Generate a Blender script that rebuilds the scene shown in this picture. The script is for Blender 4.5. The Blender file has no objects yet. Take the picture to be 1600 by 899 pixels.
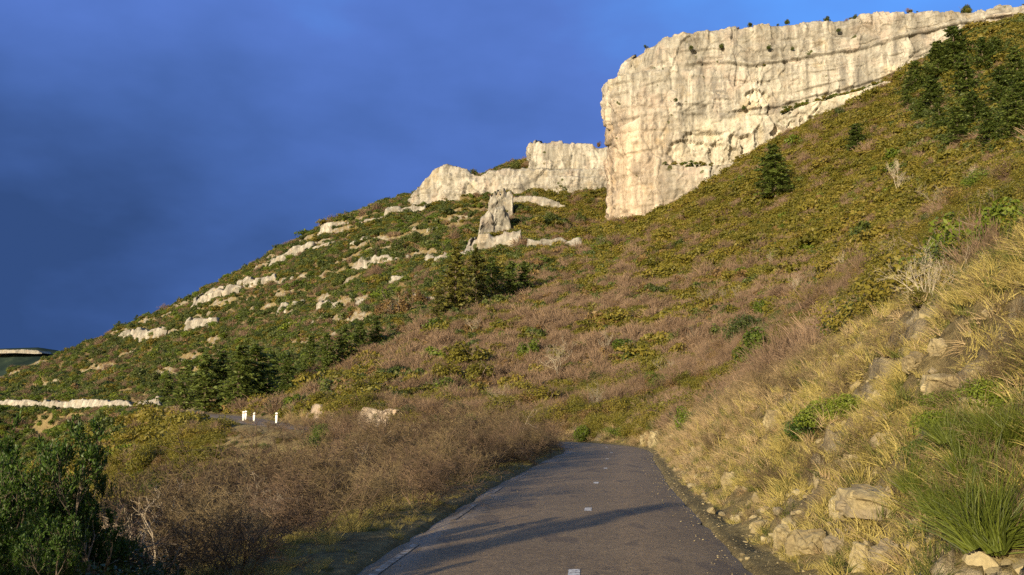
import bpy, math, random
import numpy as np
from mathutils import Vector

# ------------------------------------------------------------------ camera, world, sun, exposure
R = math.radians
scene = bpy.context.scene
COL = scene.collection
PITCH = R(8.7)
F = 1331.0
EYE = 1.7
cam_d = bpy.data.cameras.new('camera'); cam = bpy.data.objects.new('camera', cam_d); COL.objects.link(cam)
cam.location = (0, 0, EYE); cam.rotation_euler = (R(90) + PITCH, 0, 0)
cam_d.sensor_width = 36; cam_d.lens = 36 * F / 1600; cam_d.clip_start = 0.05; cam_d.clip_end = 20000
scene.camera = cam

SUN_AZ, SUN_EL = 32.0, 11.0          # the sun stands behind the camera to its left
sd = bpy.data.lights.new('sun', 'SUN'); sd.energy = 5.0; sd.angle = R(0.5); sd.color = (1.0, 0.85, 0.60)
sun = bpy.data.objects.new('sun', sd); COL.objects.link(sun)
tow = Vector((-math.sin(R(SUN_AZ)) * math.cos(R(SUN_EL)), -math.cos(R(SUN_AZ)) * math.cos(R(SUN_EL)), math.sin(R(SUN_EL))))
sun.rotation_euler = (-tow).to_track_quat('-Z', 'Y').to_euler()

w = bpy.data.worlds.new('World'); scene.world = w; w.use_nodes = True
nt = w.node_tree; N = nt.nodes; L = nt.links; N.clear()
def wn(t, **k):
    n = N.new(t)
    for a, b in k.items(): setattr(n, a, b)
    return n
out = wn('ShaderNodeOutputWorld'); bgA = wn('ShaderNodeBackground'); bgB = wn('ShaderNodeBackground'); mixs = wn('ShaderNodeMixShader')
sky = wn('ShaderNodeTexSky', sky_type='NISHITA'); sky.sun_disc = False
sky.sun_elevation = R(SUN_EL); sky.sun_rotation = R(180 + SUN_AZ)
L.new(sky.outputs[0], bgA.inputs[0]); bgA.inputs[1].default_value = 0.10
tc = wn('ShaderNodeTexCoord'); sep = wn('ShaderNodeSeparateXYZ'); L.new(tc.outputs['Generated'], sep.inputs[0])
# a bank of storm cloud stands over the country in front of the camera (north); the sky behind is clear
mp = wn('ShaderNodeMapping'); mp.inputs['Scale'].default_value = (1.3, 1.3, 2.6); L.new(tc.outputs['Generated'], mp.inputs[0])
nz = wn('ShaderNodeTexNoise'); nz.inputs['Scale'].default_value = 2.2; nz.inputs['Detail'].default_value = 5; nz.inputs['Roughness'].default_value = 0.5
L.new(mp.outputs[0], nz.inputs[0])
def m(op, a, b=None, c=None, clamp=False):
    n = wn('ShaderNodeMath', operation=op); n.use_clamp = clamp
    for i, v in enumerate((a, b, c)):
        if v is None: continue
        if isinstance(v, (int, float)): n.inputs[i].default_value = v
        else: L.new(v, n.inputs[i])
    return n.outputs[0]
# brighter towards the zenith and the east, darker low in the west
f1 = m('MULTIPLY_ADD', sep.outputs['Z'], 1.6, -0.06)
f2 = m('MULTIPLY_ADD', sep.outputs['X'], 0.62, f1)
f3 = m('MULTIPLY_ADD', nz.outputs[0], 1.1, -0.50)
f4 = m('ADD', f2, f3, clamp=True)
cr = wn('ShaderNodeValToRGB'); e = cr.color_ramp.elements
e[0].position = 0.0; e[0].color = (0.028, 0.064, 0.185, 1)
e[1].position = 1.0; e[1].color = (0.100, 0.300, 0.82, 1)
k = e.new(0.28); k.color = (0.052, 0.113, 0.335, 1)
k = e.new(0.58); k.color = (0.082, 0.165, 0.50, 1)
L.new(f4, cr.inputs[0]); L.new(cr.outputs[0], bgB.inputs[0]); bgB.inputs[1].default_value = 0.70
mr = wn('ShaderNodeMapRange'); mr.interpolation_type = 'SMOOTHSTEP'
mr.inputs['From Min'].default_value = -0.35; mr.inputs['From Max'].default_value = 0.35
L.new(sep.outputs['Y'], mr.inputs[0])
L.new(mr.outputs[0], mixs.inputs[0]); L.new(bgA.outputs[0], mixs.inputs[1]); L.new(bgB.outputs[0], mixs.inputs[2]); L.new(mixs.outputs[0], out.inputs[0])

scene.view_settings.view_transform = 'Standard'; scene.view_settings.look = 'None'
scene.view_settings.gamma = 1; scene.view_settings.exposure = 0.8
scene.cycles.max_bounces = 5; scene.cycles.diffuse_bounces = 3; scene.cycles.transmission_bounces = 3; scene.cycles.transparent_max_bounces = 4
scene.cycles.use_denoising = False

# ------------------------------------------------------------------ helpers: noise, pixels to world, meshes
rngp = np.random.RandomState(5)
PERM = np.tile(rngp.permutation(256), 3)
G3 = rngp.normal(size=(256, 3)); G3 /= np.linalg.norm(G3, axis=1)[:, None]
def noise(x, y, z=0.0):
    """gradient noise, about -1..1"""
    x, y, z = np.broadcast_arrays(np.asarray(x, float), np.asarray(y, float), np.asarray(z, float))
    xi, yi, zi = np.floor(x).astype(int), np.floor(y).astype(int), np.floor(z).astype(int)
    xf, yf, zf = x - xi, y - yi, z - zi
    u, v, w_ = [t * t * t * (t * (t * 6 - 15) + 10) for t in (xf, yf, zf)]
    def g(a, b, c):
        h = PERM[PERM[PERM[(xi + a) & 255] + ((yi + b) & 255)] + ((zi + c) & 255)]
        gr = G3[h]
        return gr[..., 0] * (xf - a) + gr[..., 1] * (yf - b) + gr[..., 2] * (zf - c)
    x00 = g(0,0,0) * (1-u) + g(1,0,0) * u; x10 = g(0,1,0) * (1-u) + g(1,1,0) * u
    x01 = g(0,0,1) * (1-u) + g(1,0,1) * u; x11 = g(0,1,1) * (1-u) + g(1,1,1) * u
    return 1.6 * ((x00 * (1-v) + x10 * v) * (1-w_) + (x01 * (1-v) + x11 * v) * w_)
def cells(x, y, seed=0):
    """jittered cells: a random value for each, and how near its edge"""
    x, y = np.broadcast_arrays(np.asarray(x, float), np.asarray(y, float)); xi = np.floor(x).astype(int); yi = np.floor(y).astype(int)
    b1 = np.full(x.shape, 9e9); b2 = np.full(x.shape, 9e9); val = np.zeros(x.shape)
    for i in (-1, 0, 1):
        for j in (-1, 0, 1):
            h = PERM[PERM[PERM[(xi + i) & 255] + ((yi + j) & 255)] + (int(seed) & 255)]
            h2 = PERM[h + 17]; h3 = PERM[h + 91]
            dd = (xi + i + 0.1 + 0.8 * h / 255 - x)**2 + (yi + j + 0.1 + 0.8 * h2 / 255 - y)**2
            nb = dd < b1
            b2 = np.where(nb, b1, np.minimum(b2, dd)); val = np.where(nb, h3 / 255.0, val); b1 = np.where(nb, dd, b1)
    return val, np.sqrt(b2) - np.sqrt(b1)
def fbm(x, y, z=0.0, o=4, gain=0.5):
    s = 0; a = 1; f = 1
    for i in range(o):
        s = s + a * noise(x * f + 13.7 * i, y * f - 7.1 * i, z * f + 3.3 * i); a *= gain; f *= 2.03
    return s
def sm(a, b, x):
    t = np.clip((x - a) / (b - a), 0, 1); return t * t * (3 - 2 * t)

CP, SP = math.cos(PITCH), math.sin(PITCH)
def P(u, v, D):
    """the world point seen at photo pixel (u, v) at ground distance D ahead"""
    cx = (u - 800) / F; cz = (449.5 - v) / F
    t = D / (CP - cz * SP)
    return np.stack(np.broadcast_arrays(cx * t, D * np.ones_like(cx * t), EYE + (SP + cz * CP) * t), -1)
def pix(x, y, z):
    z = z - EYE; t = y * CP + z * SP
    t = np.where(t > 0.1, t, 0.1)
    return 800 + F * x / t, 449.5 - F * (z * CP - y * SP) / t

def mesh_np(name, V, Fs, mat, parent=None, smooth=False, attrs=None, link=True, edges=None):
    """V (n,3); Fs a list of int arrays (m,k)"""
    me = bpy.data.meshes.new(name)
    V = np.asarray(V, np.float32)
    if isinstance(Fs, np.ndarray): Fs = [Fs]
    Fs = [np.asarray(f, np.int32) for f in Fs if len(f)]
    loops = np.concatenate([f.ravel() for f in Fs]); tot = np.concatenate([np.full(len(f), f.shape[1], np.int32) for f in Fs])
    me.vertices.add(len(V)); me.vertices.foreach_set('co', V.ravel())
    me.loops.add(len(loops)); me.loops.foreach_set('vertex_index', loops)
    me.polygons.add(len(tot)); st = np.concatenate([[0], np.cumsum(tot)[:-1]]).astype(np.int32)
    me.polygons.foreach_set('loop_start', st); me.polygons.foreach_set('loop_total', tot)
    me.polygons.foreach_set('use_smooth', np.full(len(tot), smooth, bool))
    if attrs:
        for k_, (ty, a) in attrs.items():
            at = me.attributes.new(k_, ty, 'POINT')
            at.data.foreach_set('vector' if ty == 'FLOAT_VECTOR' else 'color' if ty == 'FLOAT_COLOR' else 'value', np.asarray(a, np.int32 if ty == 'INT' else np.float32).ravel())
    me.update(calc_edges=True); me.validate()
    if mat is not None:
        for mm in (mat if isinstance(mat, (list, tuple)) else [mat]): me.materials.append(mm)
    o = bpy.data.objects.new(name, me)
    if link: COL.objects.link(o)
    if parent is not None: o.parent = parent
    return o
def grid_faces(nr, nc, wrap=False):
    i = np.arange(nr - 1)[:, None]; j = np.arange(nc if wrap else nc - 1)[None, :]
    a = i * nc + j; b = i * nc + (j + 1) % nc
    return np.stack([a, b, b + nc, a + nc], -1).reshape(-1, 4)
def tag(o, label=None, cat=None, group=None, kind=None):
    if label: o['label'] = label
    if cat: o['category'] = cat
    if group: o['group'] = group
    if kind: o['kind'] = kind
    return o
def empty(name, loc=(0, 0, 0), link=True):
    o = bpy.data.objects.new(name, None); o.location = loc
    if link: COL.objects.link(o)
    return o

# ------------------------------------------------------------------ materials
class MB:
    def __init__(s, name, rough=0.9, spec=0.2):
        s.m = bpy.data.materials.new(name); s.m.use_nodes = True; s.t = s.m.node_tree; s.n = s.t.nodes; s.l = s.t.links
        s.b = s.n['Principled BSDF']; s.b.inputs['Roughness'].default_value = rough; s.b.inputs['Specular IOR Level'].default_value = spec
        s.out = s.n['Material Output']
        s.geo = s.n.new('ShaderNodeNewGeometry')
    def pos(s, scale=(1, 1, 1)):
        mp = s.n.new('ShaderNodeMapping'); mp.inputs['Scale'].default_value = scale; s.l.new(s.geo.outputs['Position'], mp.inputs[0]); return mp.outputs[0]
    def noise(s, scale, detail=4, rough=0.55, vec=None, stretch=(1, 1, 1)):
        n = s.n.new('ShaderNodeTexNoise'); n.inputs['Scale'].default_value = scale; n.inputs['Detail'].default_value = detail; n.inputs['Roughness'].default_value = rough
        s.l.new(vec if vec is not None else s.pos(stretch), n.inputs[0]); return n.outputs[0]
    def math(s, op, a, b=None, c=None, clamp=False):
        n = s.n.new('ShaderNodeMath'); n.operation = op; n.use_clamp = clamp
        for i, v in enumerate((a, b, c)):
            if v is None: continue
            if isinstance(v, (int, float)): n.inputs[i].default_value = v
            else: s.l.new(v, n.inputs[i])
        return n.outputs[0]
    def ramp(s, fac, stops, interp='LINEAR'):
        n = s.n.new('ShaderNodeValToRGB'); n.color_ramp.interpolation = interp; e = n.color_ramp.elements
        for i, (p, c) in enumerate(stops):
            if i < 2: k = e[i]; k.position = p
            else: k = e.new(p)
            c = (c, c, c) if isinstance(c, (int, float)) else c
            k.color = (*c, 1)
        s.l.new(fac, n.inputs[0]); return n.outputs[0]
    def step(s, fac, a, b):
        n = s.n.new('ShaderNodeMapRange'); n.interpolation_type = 'SMOOTHSTEP'; n.inputs['From Min'].default_value = a; n.inputs['From Max'].default_value = b
        s.l.new(fac, n.inputs[0]); return n.outputs[0]
    def mix(s, fac, a, b, blend='MIX'):
        n = s.n.new('ShaderNodeMix'); n.data_type = 'RGBA'; n.blend_type = blend
        for i, v in ((0, fac), (6, a), (7, b)):
            if isinstance(v, (int, float)): n.inputs[i].default_value = v
            elif isinstance(v, tuple): n.inputs[i].default_value = (*v, 1)
            else: s.l.new(v, n.inputs[i])
        return n.outputs[2]
    def attr(s, name):
        n = s.n.new('ShaderNodeAttribute'); n.attribute_name = name; return n.outputs
    def bump(s, h, strength=0.5, dist=0.05):
        n = s.n.new('ShaderNodeBump'); n.inputs['Strength'].default_value = strength; n.inputs['Distance'].default_value = dist
        s.l.new(h, n.inputs['Height']); s.l.new(n.outputs[0], s.b.inputs['Normal'])
    def color(s, c):
        if isinstance(c, tuple): s.b.inputs['Base Color'].default_value = (*c, 1)
        else: s.l.new(c, s.b.inputs['Base Color'])
        return s.m

def leaf_mat(name, cols, trans=0.35, rough=0.55, spec=0.3, island=0.35):
    """foliage: shade differs leaf by leaf and plant by plant"""
    b = MB(name, rough, spec)
    oi = b.n.new('ShaderNodeObjectInfo')
    r1 = b.geo.outputs['Random Per Island']
    patch = b.noise(0.03, 3)
    f = b.math('MULTIPLY_ADD', r1, island, b.math('MULTIPLY_ADD', oi.outputs['Random'], 1 - island, b.math('MULTIPLY_ADD', patch, 0.8, -0.4)))
    n = len(cols)
    c = b.ramp(f, [(i / (n - 1), col) for i, col in enumerate(cols)])
    b.color(c)
    if trans:
        tr = b.n.new('ShaderNodeBsdfTranslucent'); b.l.new(c, tr.inputs[0])
        mx = b.n.new('ShaderNodeMixShader'); mx.inputs[0].default_value = trans
        b.l.new(b.b.outputs[0], mx.inputs[1]); b.l.new(tr.outputs[0], mx.inputs[2]); b.l.new(mx.outputs[0], b.out.inputs[0])
    return b.m

def rock_mat(name, scale=1.0, warm=0.0):
    """weathered limestone: grey crust, ochre runs, pale fresh rock where the 'fresh' attribute says the face has broken"""
    b = MB(name, 0.92, 0.15)
    streak = b.noise(0.55 / scale, 6, 0.62, stretch=(1, 1, 0.13))
    blot = b.noise(0.11 / scale, 5, 0.6)
    fine = b.noise(2.2 / scale, 6, 0.7)
    strata = b.noise(0.5 / scale, 4, 0.6, stretch=(0.12, 0.12, 1.6))
    base = b.ramp(streak, [(0.26, (0.13, 0.12, 0.104)), (0.42, (0.245, 0.222, 0.185)), (0.56, (0.36, 0.335, 0.285)), (0.74, (0.46, 0.43, 0.37))])
    base = b.mix(b.math('MULTIPLY', b.step(blot, 0.54, 0.70), 0.55), base, (0.38, 0.29, 0.17), 'MIX')
    base = b.mix(b.math('MULTIPLY', b.step(blot, 0.5, 0.30), 0.6), base, (0.42, 0.335, 0.27))
    base = b.mix(0.35, base, b.ramp(strata, [(0.3, 0.52), (0.5, 0.92), (0.75, 1.0)]), 'MULTIPLY')
    base = b.mix(0.32, base, b.ramp(fine, [(0.3, 0.55), (0.55, 1.0), (0.8, 1.0)]), 'MULTIPLY')
    wide = b.noise(0.17 / scale, 5, 0.6, stretch=(1, 1, 0.07)); base = b.mix(0.9, base, b.ramp(wide, [(0.32, 0.62), (0.46, 0.98), (0.6, 1.12), (0.72, 0.85)]), 'MULTIPLY')
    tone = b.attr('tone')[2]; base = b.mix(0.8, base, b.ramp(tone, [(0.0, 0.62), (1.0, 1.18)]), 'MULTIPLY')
    def lines(sc_, st, wd_, lo, hi):
        n_ = b.noise(sc_ / scale, 5, 0.65, stretch=st)
        return b.math('MULTIPLY', b.step(b.math('ABSOLUTE', b.math('SUBTRACT', n_, 0.5)), wd_, wd_ * .3), b.step(b.noise(0.13 / scale, 4, .6), lo, hi))
    base = b.mix(b.math('MULTIPLY', lines(0.30, (1, 1, .10), .010, .40, .56), .65), base, (0.075, 0.062, 0.05))
    base = b.mix(b.math('MULTIPLY', lines(0.42, (.07, .07, 1.3), .012, .42, .58), .45), base, (0.07, 0.058, 0.045))
    pat = b.math('MULTIPLY', b.step(b.noise(0.35 / scale, 6, .68, stretch=(1, 1, .22)), .52, .64), b.step(blot, .62, .40))
    base = b.mix(b.math('MULTIPLY', pat, .75), base, (0.125, 0.118, 0.108))
    dots = b.step(b.noise(0.28 / scale, 3, .5), .69, .73)
    base = b.mix(dots, base, (0.05, 0.055, 0.02))
    fr = b.attr('fresh')[2]
    frc = b.ramp(streak, [(0.3, (0.27, 0.235, 0.17)), (0.6, (0.50, 0.46, 0.37))])
    base = b.mix(b.math('MULTIPLY', fr, b.step(fine, 0.25, 0.55)), base, frc)
    pk = b.attr('pink')[2]
    base = b.mix(b.math('MULTIPLY', pk, 0.6), base, b.mix(1.0, base, (1.08, 0.87, 0.72), 'MULTIPLY'))
    # lichen and dry earth on what faces up
    sx = b.n.new('ShaderNodeSeparateXYZ'); b.l.new(b.geo.outputs['Normal'], sx.inputs[0])
    up = b.step(b.math('MULTIPLY_ADD', fine, 0.5, sx.outputs[2]), 1.0, 1.2)
    base = b.mix(up, base, (0.12, 0.10, 0.045))
    b.bump(b.math('ADD', fine, streak), 0.45, 0.2 * scale)
    return b.color(base)
# ------------------------------------------------------------------ the lie of the land
ctrl = [(-70,-120,0),(-6,-100,0),(-3,-40,0),(-1,-10,0),(-.2,0,0),(.42,9.3,0),(1.12,16.2,0),(1.82,22.6,0),(2.70,29,0),(3.75,37,0),(4.95,45,0),(4.9,51,.05),(2.2,57.5,.1),
        (-4,63,.2),(-12,69,.5),(-19,76,.9),(-25,85,1.3),(-31,97,1.7),(-42,118,2.2),(-58,150,2.8),(-78,190,3.4),(-100,222,3.9),(-135,252,4.4),(-170,276,4.9),(-230,300,5.5),(-320,330,6)]
def catmull(pts, step=0.8):
    p = np.array(pts, float); outp = []
    for i in range(len(p) - 1):
        a, b, c, d = p[max(i-1, 0)], p[i], p[i+1], p[min(i+2, len(p)-1)]
        n = max(2, int(np.linalg.norm(c - b) / step)); t = np.linspace(0, 1, n, endpoint=False)[:, None]
        outp.append(0.5 * (2*b + (c-a)*t + (2*a-5*b+4*c-d)*t**2 + (3*b-a-3*c+d)*t**3))
    return np.vstack(outp + [p[-1:]])
RD = catmull(ctrl)
_t = np.gradient(RD[:, :2], axis=0); _t /= np.linalg.norm(_t, axis=1)[:, None]
RT = _t; RN = np.stack([_t[:, 1], -_t[:, 0]], -1)           # RN points to the uphill (right-hand) side
RARC = np.concatenate([[0], np.cumsum(np.linalg.norm(np.diff(RD[:, :2], axis=0), axis=1))])
I0 = np.argmin(np.abs(RD[:, 1]) + np.abs(RD[:, 0])); RARC = RARC - RARC[I0]      # s = 0 beside the camera
S_ = RARC
def road_info(x, y):
    x = np.asarray(x, float).ravel(); y = np.asarray(y, float).ravel()
    idx = np.empty(len(x), int)
    for k in range(0, len(x), 20000):
        dx = x[k:k+20000, None] - RD[None, :, 0]; dy = y[k:k+20000, None] - RD[None, :, 1]
        idx[k:k+20000] = np.argmin(dx*dx + dy*dy, 1)
    rx = x - RD[idx, 0]; ry = y - RD[idx, 1]
    along = rx * RT[idx, 0] + ry * RT[idx, 1]
    side = rx * RN[idx, 0] + ry * RN[idx, 1]
    dist = np.hypot(rx, ry)
    d = np.where(side >= 0, 1, -1) * np.where(np.abs(along) < 1.5, np.abs(side), dist)
    return d, RARC[idx] + along, RD[idx, 2]
HW = 2.2                                                     # half width of the carriageway
def road_at(s):
    return np.array([np.interp(s, RARC, RD[:, k]) for k in range(3)]).T
def road_nrm(s):
    return np.array([np.interp(s, RARC, RN[:, k]) for k in range(2)]).T
# cut bank on the uphill side: height and depth of the face along the road
bs = [-120, 0, 9, 14, 20, 25, 32, 38, 46, 55, 62, 75, 92, 100, 140, 160, 230, 330, 500]
bh = [5.0, 5.1, 4.8, 4.35, 3.7, 3.1, 2.4, 1.8, 1.2, 1.2, 1.2, 1.6, 1.8, 1.2, 1.2, 2.6, 3.2, 3.2, 3]
bw = [5.8, 5.8, 5.5, 5.2, 4.6, 3.9, 3.2, 2.6, 1.8, 2.2, 3, 3, 3, 4, 5, 7, 8, 8, 8]

cps = []
def px_(*L_):
    for (u, v, D) in L_: cps.append(tuple(P(u, v, D)))
# right-hand slope up to the foot of the big cliff
px_((905,400,215),(960,352,240),(1040,332,234),(1110,292,231),(1180,242,229),(1230,218,227),(1310,182,225),(1420,118,220),(1520,54,214),(1600,36,208),(1750,-10,198))
px_((950,500,125),(1000,600,80),(1000,662,62),(1100,430,150),(1100,560,84),(1250,330,165),(1250,450,105),(1400,205,180),(1400,300,130),(1400,380,90),(1550,120,180),(1550,215,130),
    (1550,290,82),(1150,615,56),(1180,560,60),(1300,500,60),(1500,372,44),(1600,320,42),(1700,200,70),(1350,440,65))
# towards the left
px_((900,640,66),(800,650,72),(700,640,80),(600,630,88),(540,628,92),(600,590,102),(700,500,150),(600,505,168),(740,398,228),(650,430,225),(500,560,150),(400,600,150),(310,622,175),(850,480,150),(860,400,215),
    (820,590,95),(230,630,245),(60,622,290),(230,560,300),(100,590,330),(400,480,290),(500,420,300),(600,372,300),(700,352,290),(850,345,282),(930,372,248),(940,326,298),(760,318,312),(690,328,320),(860,326,308))
# ridge
ridge = [(-120,640,430),(0,603,425),(110,551,420),(200,517,415),(310,466,408),(430,408,395),(500,358,385),(600,325,370),(650,306,350)]
px_(*ridge)
for (u, v, D) in ridge[:-1]:
    q = P(u, v, D); cps.append((q[0]*1.15, q[1]+70, q[2]-12)); cps.append((q[0]*1.5, q[1]+220, q[2]-45))
for (u, v, D) in [(650,306,350),(700,300,345),(820,300,345),(940,300,340)]:
    q = P(u, v, D); cps.append((q[0], q[1]+50, q[2]+1)); cps.append((q[0], q[1]+200, q[2]+1))
for (u, v, D) in [(960,352,240),(1110,292,231),(1310,182,225),(1520,54,214),(1750,-10,198)]:
    q = P(u, v, D); cps.append((q[0]*1.05, q[1]+40, q[2]+6)); cps.append((q[0]*1.3, q[1]+160, q[2]+6))
# valley to the left and behind
for q in [(-60,20,-26),(-100,60,-35),(-110,130,-34),(-28,40,-8.5),(-26,10,-9),(-30,-30,-11),(-12,-60,-5),(-60,-60,-28),(-190,100,-60),(-180,190,-38),(-300,200,-70),(-400,330,-75),(-300,-100,-80),(-90,170,-14),(-60,110,-15),(-45,80,-13),
          (-36,62,-9),(-20,55,-4.5),(-130,215,-16),(30,-20,9),(30,-70,9),(80,-20,28),(80,-90,28),(150,40,62),(220,120,110),(250,-100,90),(120,100,66)]: cps.append(q)
px_((140,700,170),(40,700,200))
for s in list(range(-60, 60, 9)) + [70, 82, 100, 125, 160, 200, 250, 300, 360]:
    c = road_at(s); n = road_nrm(s); h = np.interp(s, bs, bh); wd = np.interp(s, bs, bw)
    cps.append((c[0]+n[0]*(HW+wd), c[1]+n[1]*(HW+wd), c[2]+h))
    cps.append((c[0]-n[0]*7.5, c[1]-n[1]*7.5, c[2]-2.1)); cps.append((c[0]-n[0]*15, c[1]-n[1]*15, c[2]-4.6))
CPS = np.array(cps)
def _phi(r2): return np.where(r2 > 0, r2 * np.log(r2 + 1e-12), 0)
_X = CPS[:, :2] / 100.0; _n = len(_X)
_K = _phi(((_X[:, None] - _X[None])**2).sum(-1)) + np.eye(_n) * 2e-3
_Pm = np.hstack([np.ones((_n, 1)), _X])
_A = np.block([[_K, _Pm], [_Pm.T, np.zeros((3, 3))]])
_W = np.linalg.solve(_A, np.concatenate([CPS[:, 2], np.zeros(3)]))
def tps(x, y):
    r = np.empty(len(x))
    for k in range(0, len(x), 20000):
        q = np.stack([x[k:k+20000], y[k:k+20000]], -1) / 100.0
        r[k:k+20000] = _phi(((q[:, None] - _X[None])**2).sum(-1)) @ _W[:_n] + _W[_n] + q @ _W[_n+1:]
    return r
def H(x, y, full=False):
    shp = np.shape(x); x = np.asarray(x, float).ravel(); y = np.asarray(y, float).ravel()
    z = tps(x, y)
    rr = np.hypot(x, y)
    d, s, zr = road_info(x, y)
    away = sm(6, 40, np.abs(d) - HW)
    # rock terraces on the far left hillside
    wl = sm(120, 200, y) * sm(30, -30, x) * away
    step = 6.0; q = (z + 3.5 * noise(x/60, y/60) + 1.2 * fbm(x/14, y/14, 3.0, 3)) / step; fr = q - np.floor(q)
    zt = z + (sm(0.42, 0.62, fr) - fr) * step
    hold = sm(-0.06, 0.45, noise(x/28 + 9, y/28) + .6 * noise(x/9, y/9, 4.0))
    z = z + (zt - z) * 0.75 * wl * hold
    z = z + away * (fbm(x/38, y/38, 2.0, 3) * 1.5 + fbm(x/7, y/7, 5.0, 3) * 0.45)
    z = z + sm(1.0, 8, np.abs(d) - HW) * fbm(x/2.2, y/2.2, 1.0, 3) * 0.14
    # the far country: sink to the valley floor
    far = sm(520, 800, rr); z = z * (1 - far) + (-70) * far
    # road corridor
    wd = np.interp(s, bs, bw); hh = np.interp(s, bs, bh)
    e = np.maximum(np.abs(d) - HW, 0)
    t = np.clip((e - 0.45) / (wd - 0.45), 0, 1.3)
    prof = hh * np.where(t < 1, 0.25 * t + 0.75 * sm(0, 1, t) , 1 + (t - 1) * .25)
    rgh = sm(0.1, 1.0, e)
    rock = sm(0.20, 0.5, noise(x/1.9, y/1.9, 7) + 0.25 * noise(x/.6, y/.6, 3))
    zk = prof + rgh * (fbm(x/1.6, y/1.6, 4.0, 4) * 0.28 + fbm(x/.35, y/.35, 4.0, 2) * 0.05)
    # small ledges where the bedrock shows
    ql = (zk + .35 * noise(x/2.5, y/2.5, 11)) / 0.55; fl = ql - np.floor(ql)
    zk = zk + rock * sm(.5, 1.2, e) * ((sm(.4, .58, fl) - fl) * 0.26 + (cells(x/.55 + zk*.5, y/.55, 5)[0] - .5) * .26 + (cells(x/.22, y/.22 + zk, 6)[0] - .5) * .12)
    zright = zr + zk
    zleft = zr - 0.02 - 0.04 * np.minimum(e, 1.6) - 0.33 * np.maximum(e - 1.6, 0) + sm(0.2, 1.2, e) * fbm(x/1.2, y/1.2, 8.0, 3) * 0.07
    zleft = zleft + (0.10 * np.exp(-((e - 0.75) / 0.5)**2))
    near = np.where(d > 0, zright, zleft)
    bl = np.where(d > 0, sm(0.75, 1.7, e / wd), sm(3.0, 7.5, e))
    z2 = near * (1 - bl) + z * bl
    inside = sm(0.14, 0.0, e)                                 # a shallow tray under the asphalt
    z2 = z2 - 0.10 * inside
    if full: return z2.reshape(shp), d.reshape(shp), s.reshape(shp), rock.reshape(shp)
    return z2.reshape(shp)
def hit(u, v, Dmin=4.0, Dmax=600.0):
    """where the sight line through photo pixel (u, v) meets the land"""
    D = np.geomspace(Dmin, Dmax, 500); q = P(float(u), float(v), D)
    g = H(q[:, 0], q[:, 1]); below = q[:, 2] < g
    i = int(np.argmax(below)) if below.any() else len(D) - 1
    if i > 0:
        a, b = q[i-1, 2] - g[i-1], g[i] - q[i, 2]
        t = a / (a + b) if (a + b) > 1e-9 else 0.5
        D1 = D[i-1] + (D[i] - D[i-1]) * t
    else: D1 = D[0]
    r = P(float(u), float(v), D1); r[2] = H(r[0:1], r[1:2])[0]
    return r
def at(u, D, v=640):
    r = P(float(u), float(v), float(D)); r[2] = H(r[0:1], r[1:2])[0]; return r

# ground mesh: rings round the viewpoint, denser where the photograph looks
ang = np.unique(np.concatenate([np.arange(-36, 36, 0.11), np.arange(36, 60, 0.6), np.arange(60, 300, 2.0), np.arange(300, 324, 0.6)]))
rad = np.concatenate([np.geomspace(1.2, 3.4, 12, endpoint=False), np.geomspace(3.4, 60, 330, endpoint=False), np.geomspace(60, 620, 330, endpoint=False), np.geomspace(620, 15000, 30)])
TH, RR = np.meshgrid(np.radians(ang), rad)
gx = np.sin(TH) * RR; gy = np.cos(TH) * RR
gz, gd, gs_, grock = H(gx, gy, True)
V = np.stack([gx.ravel(), gy.ravel(), gz.ravel()], -1)
fc = grid_faces(len(rad), len(ang), wrap=True)[:, ::-1]
cz0 = H(np.array([0.0]), np.array([0.0]))[0]
V = np.vstack([V, [[0, 0, cz0]]]); ci = len(V) - 1; na = len(ang)
tri = np.stack([np.arange(na), (np.arange(na) + 1) % na, np.full(na, ci)], -1)[:, ::-1]

b = MB('hillside earth, dry grass and limestone', 0.95, 0.1)
n1 = b.noise(0.035, 5, 0.6); n2 = b.noise(0.6, 6, 0.65); n3 = b.noise(6.0, 5, 0.7)
soil = b.ramp(n2, [(0.25, (0.12, 0.09, 0.042)), (0.5, (0.21, 0.165, 0.075)), (0.62, (0.25, 0.20, 0.09)), (0.8, (0.18, 0.16, 0.045))])
soil = b.mix(b.step(n1, 0.42, 0.62), soil, b.mix(0.5, soil, (0.22, 0.16, 0.08)))
soil = b.mix(0.9, soil, b.ramp(n3, [(0.3, 0.4), (0.55, 1.0), (0.75, 1.5)]), 'MULTIPLY'); n4 = b.noise(30, 4, .8); soil = b.mix(0.7, soil, b.ramp(n4, [(0.35, 0.5), (0.6, 1.2), (0.8, 1.9)]), 'MULTIPLY')
sx = b.n.new('ShaderNodeSeparateXYZ'); b.l.new(b.geo.outputs['Normal'], sx.inputs[0])
sp = b.n.new('ShaderNodeSeparateXYZ'); b.l.new(b.geo.outputs['Position'], sp.inputs[0])
steep = b.math('MULTIPLY_ADD', n2, -0.35, sx.outputs[2])
farm = b.step(sp.outputs[1], 110.0, 170.0)
rockf = b.math('MULTIPLY', b.math('MULTIPLY', b.step(steep, 0.62, 0.46), b.math('MULTIPLY', farm, b.attr('uphill')[2])), b.step(b.noise(0.35, 5, .7), .42, .56))
rk = b.attr('rock')[2]
nearm = b.math('MULTIPLY', b.step(b.math('MULTIPLY_ADD', n3, 0.5, rk), 0.75, 1.05), b.step(steep, 0.74, 0.5))
rocks = b.noise(1.1, 6, 0.65, stretch=(0.4, 0.4, 1.3))
rcol = b.ramp(rocks, [(0.3, (0.13, 0.10, 0.06)), (0.5, (0.26, 0.21, 0.13)), (0.7, (0.36, 0.305, 0.20))])
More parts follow.
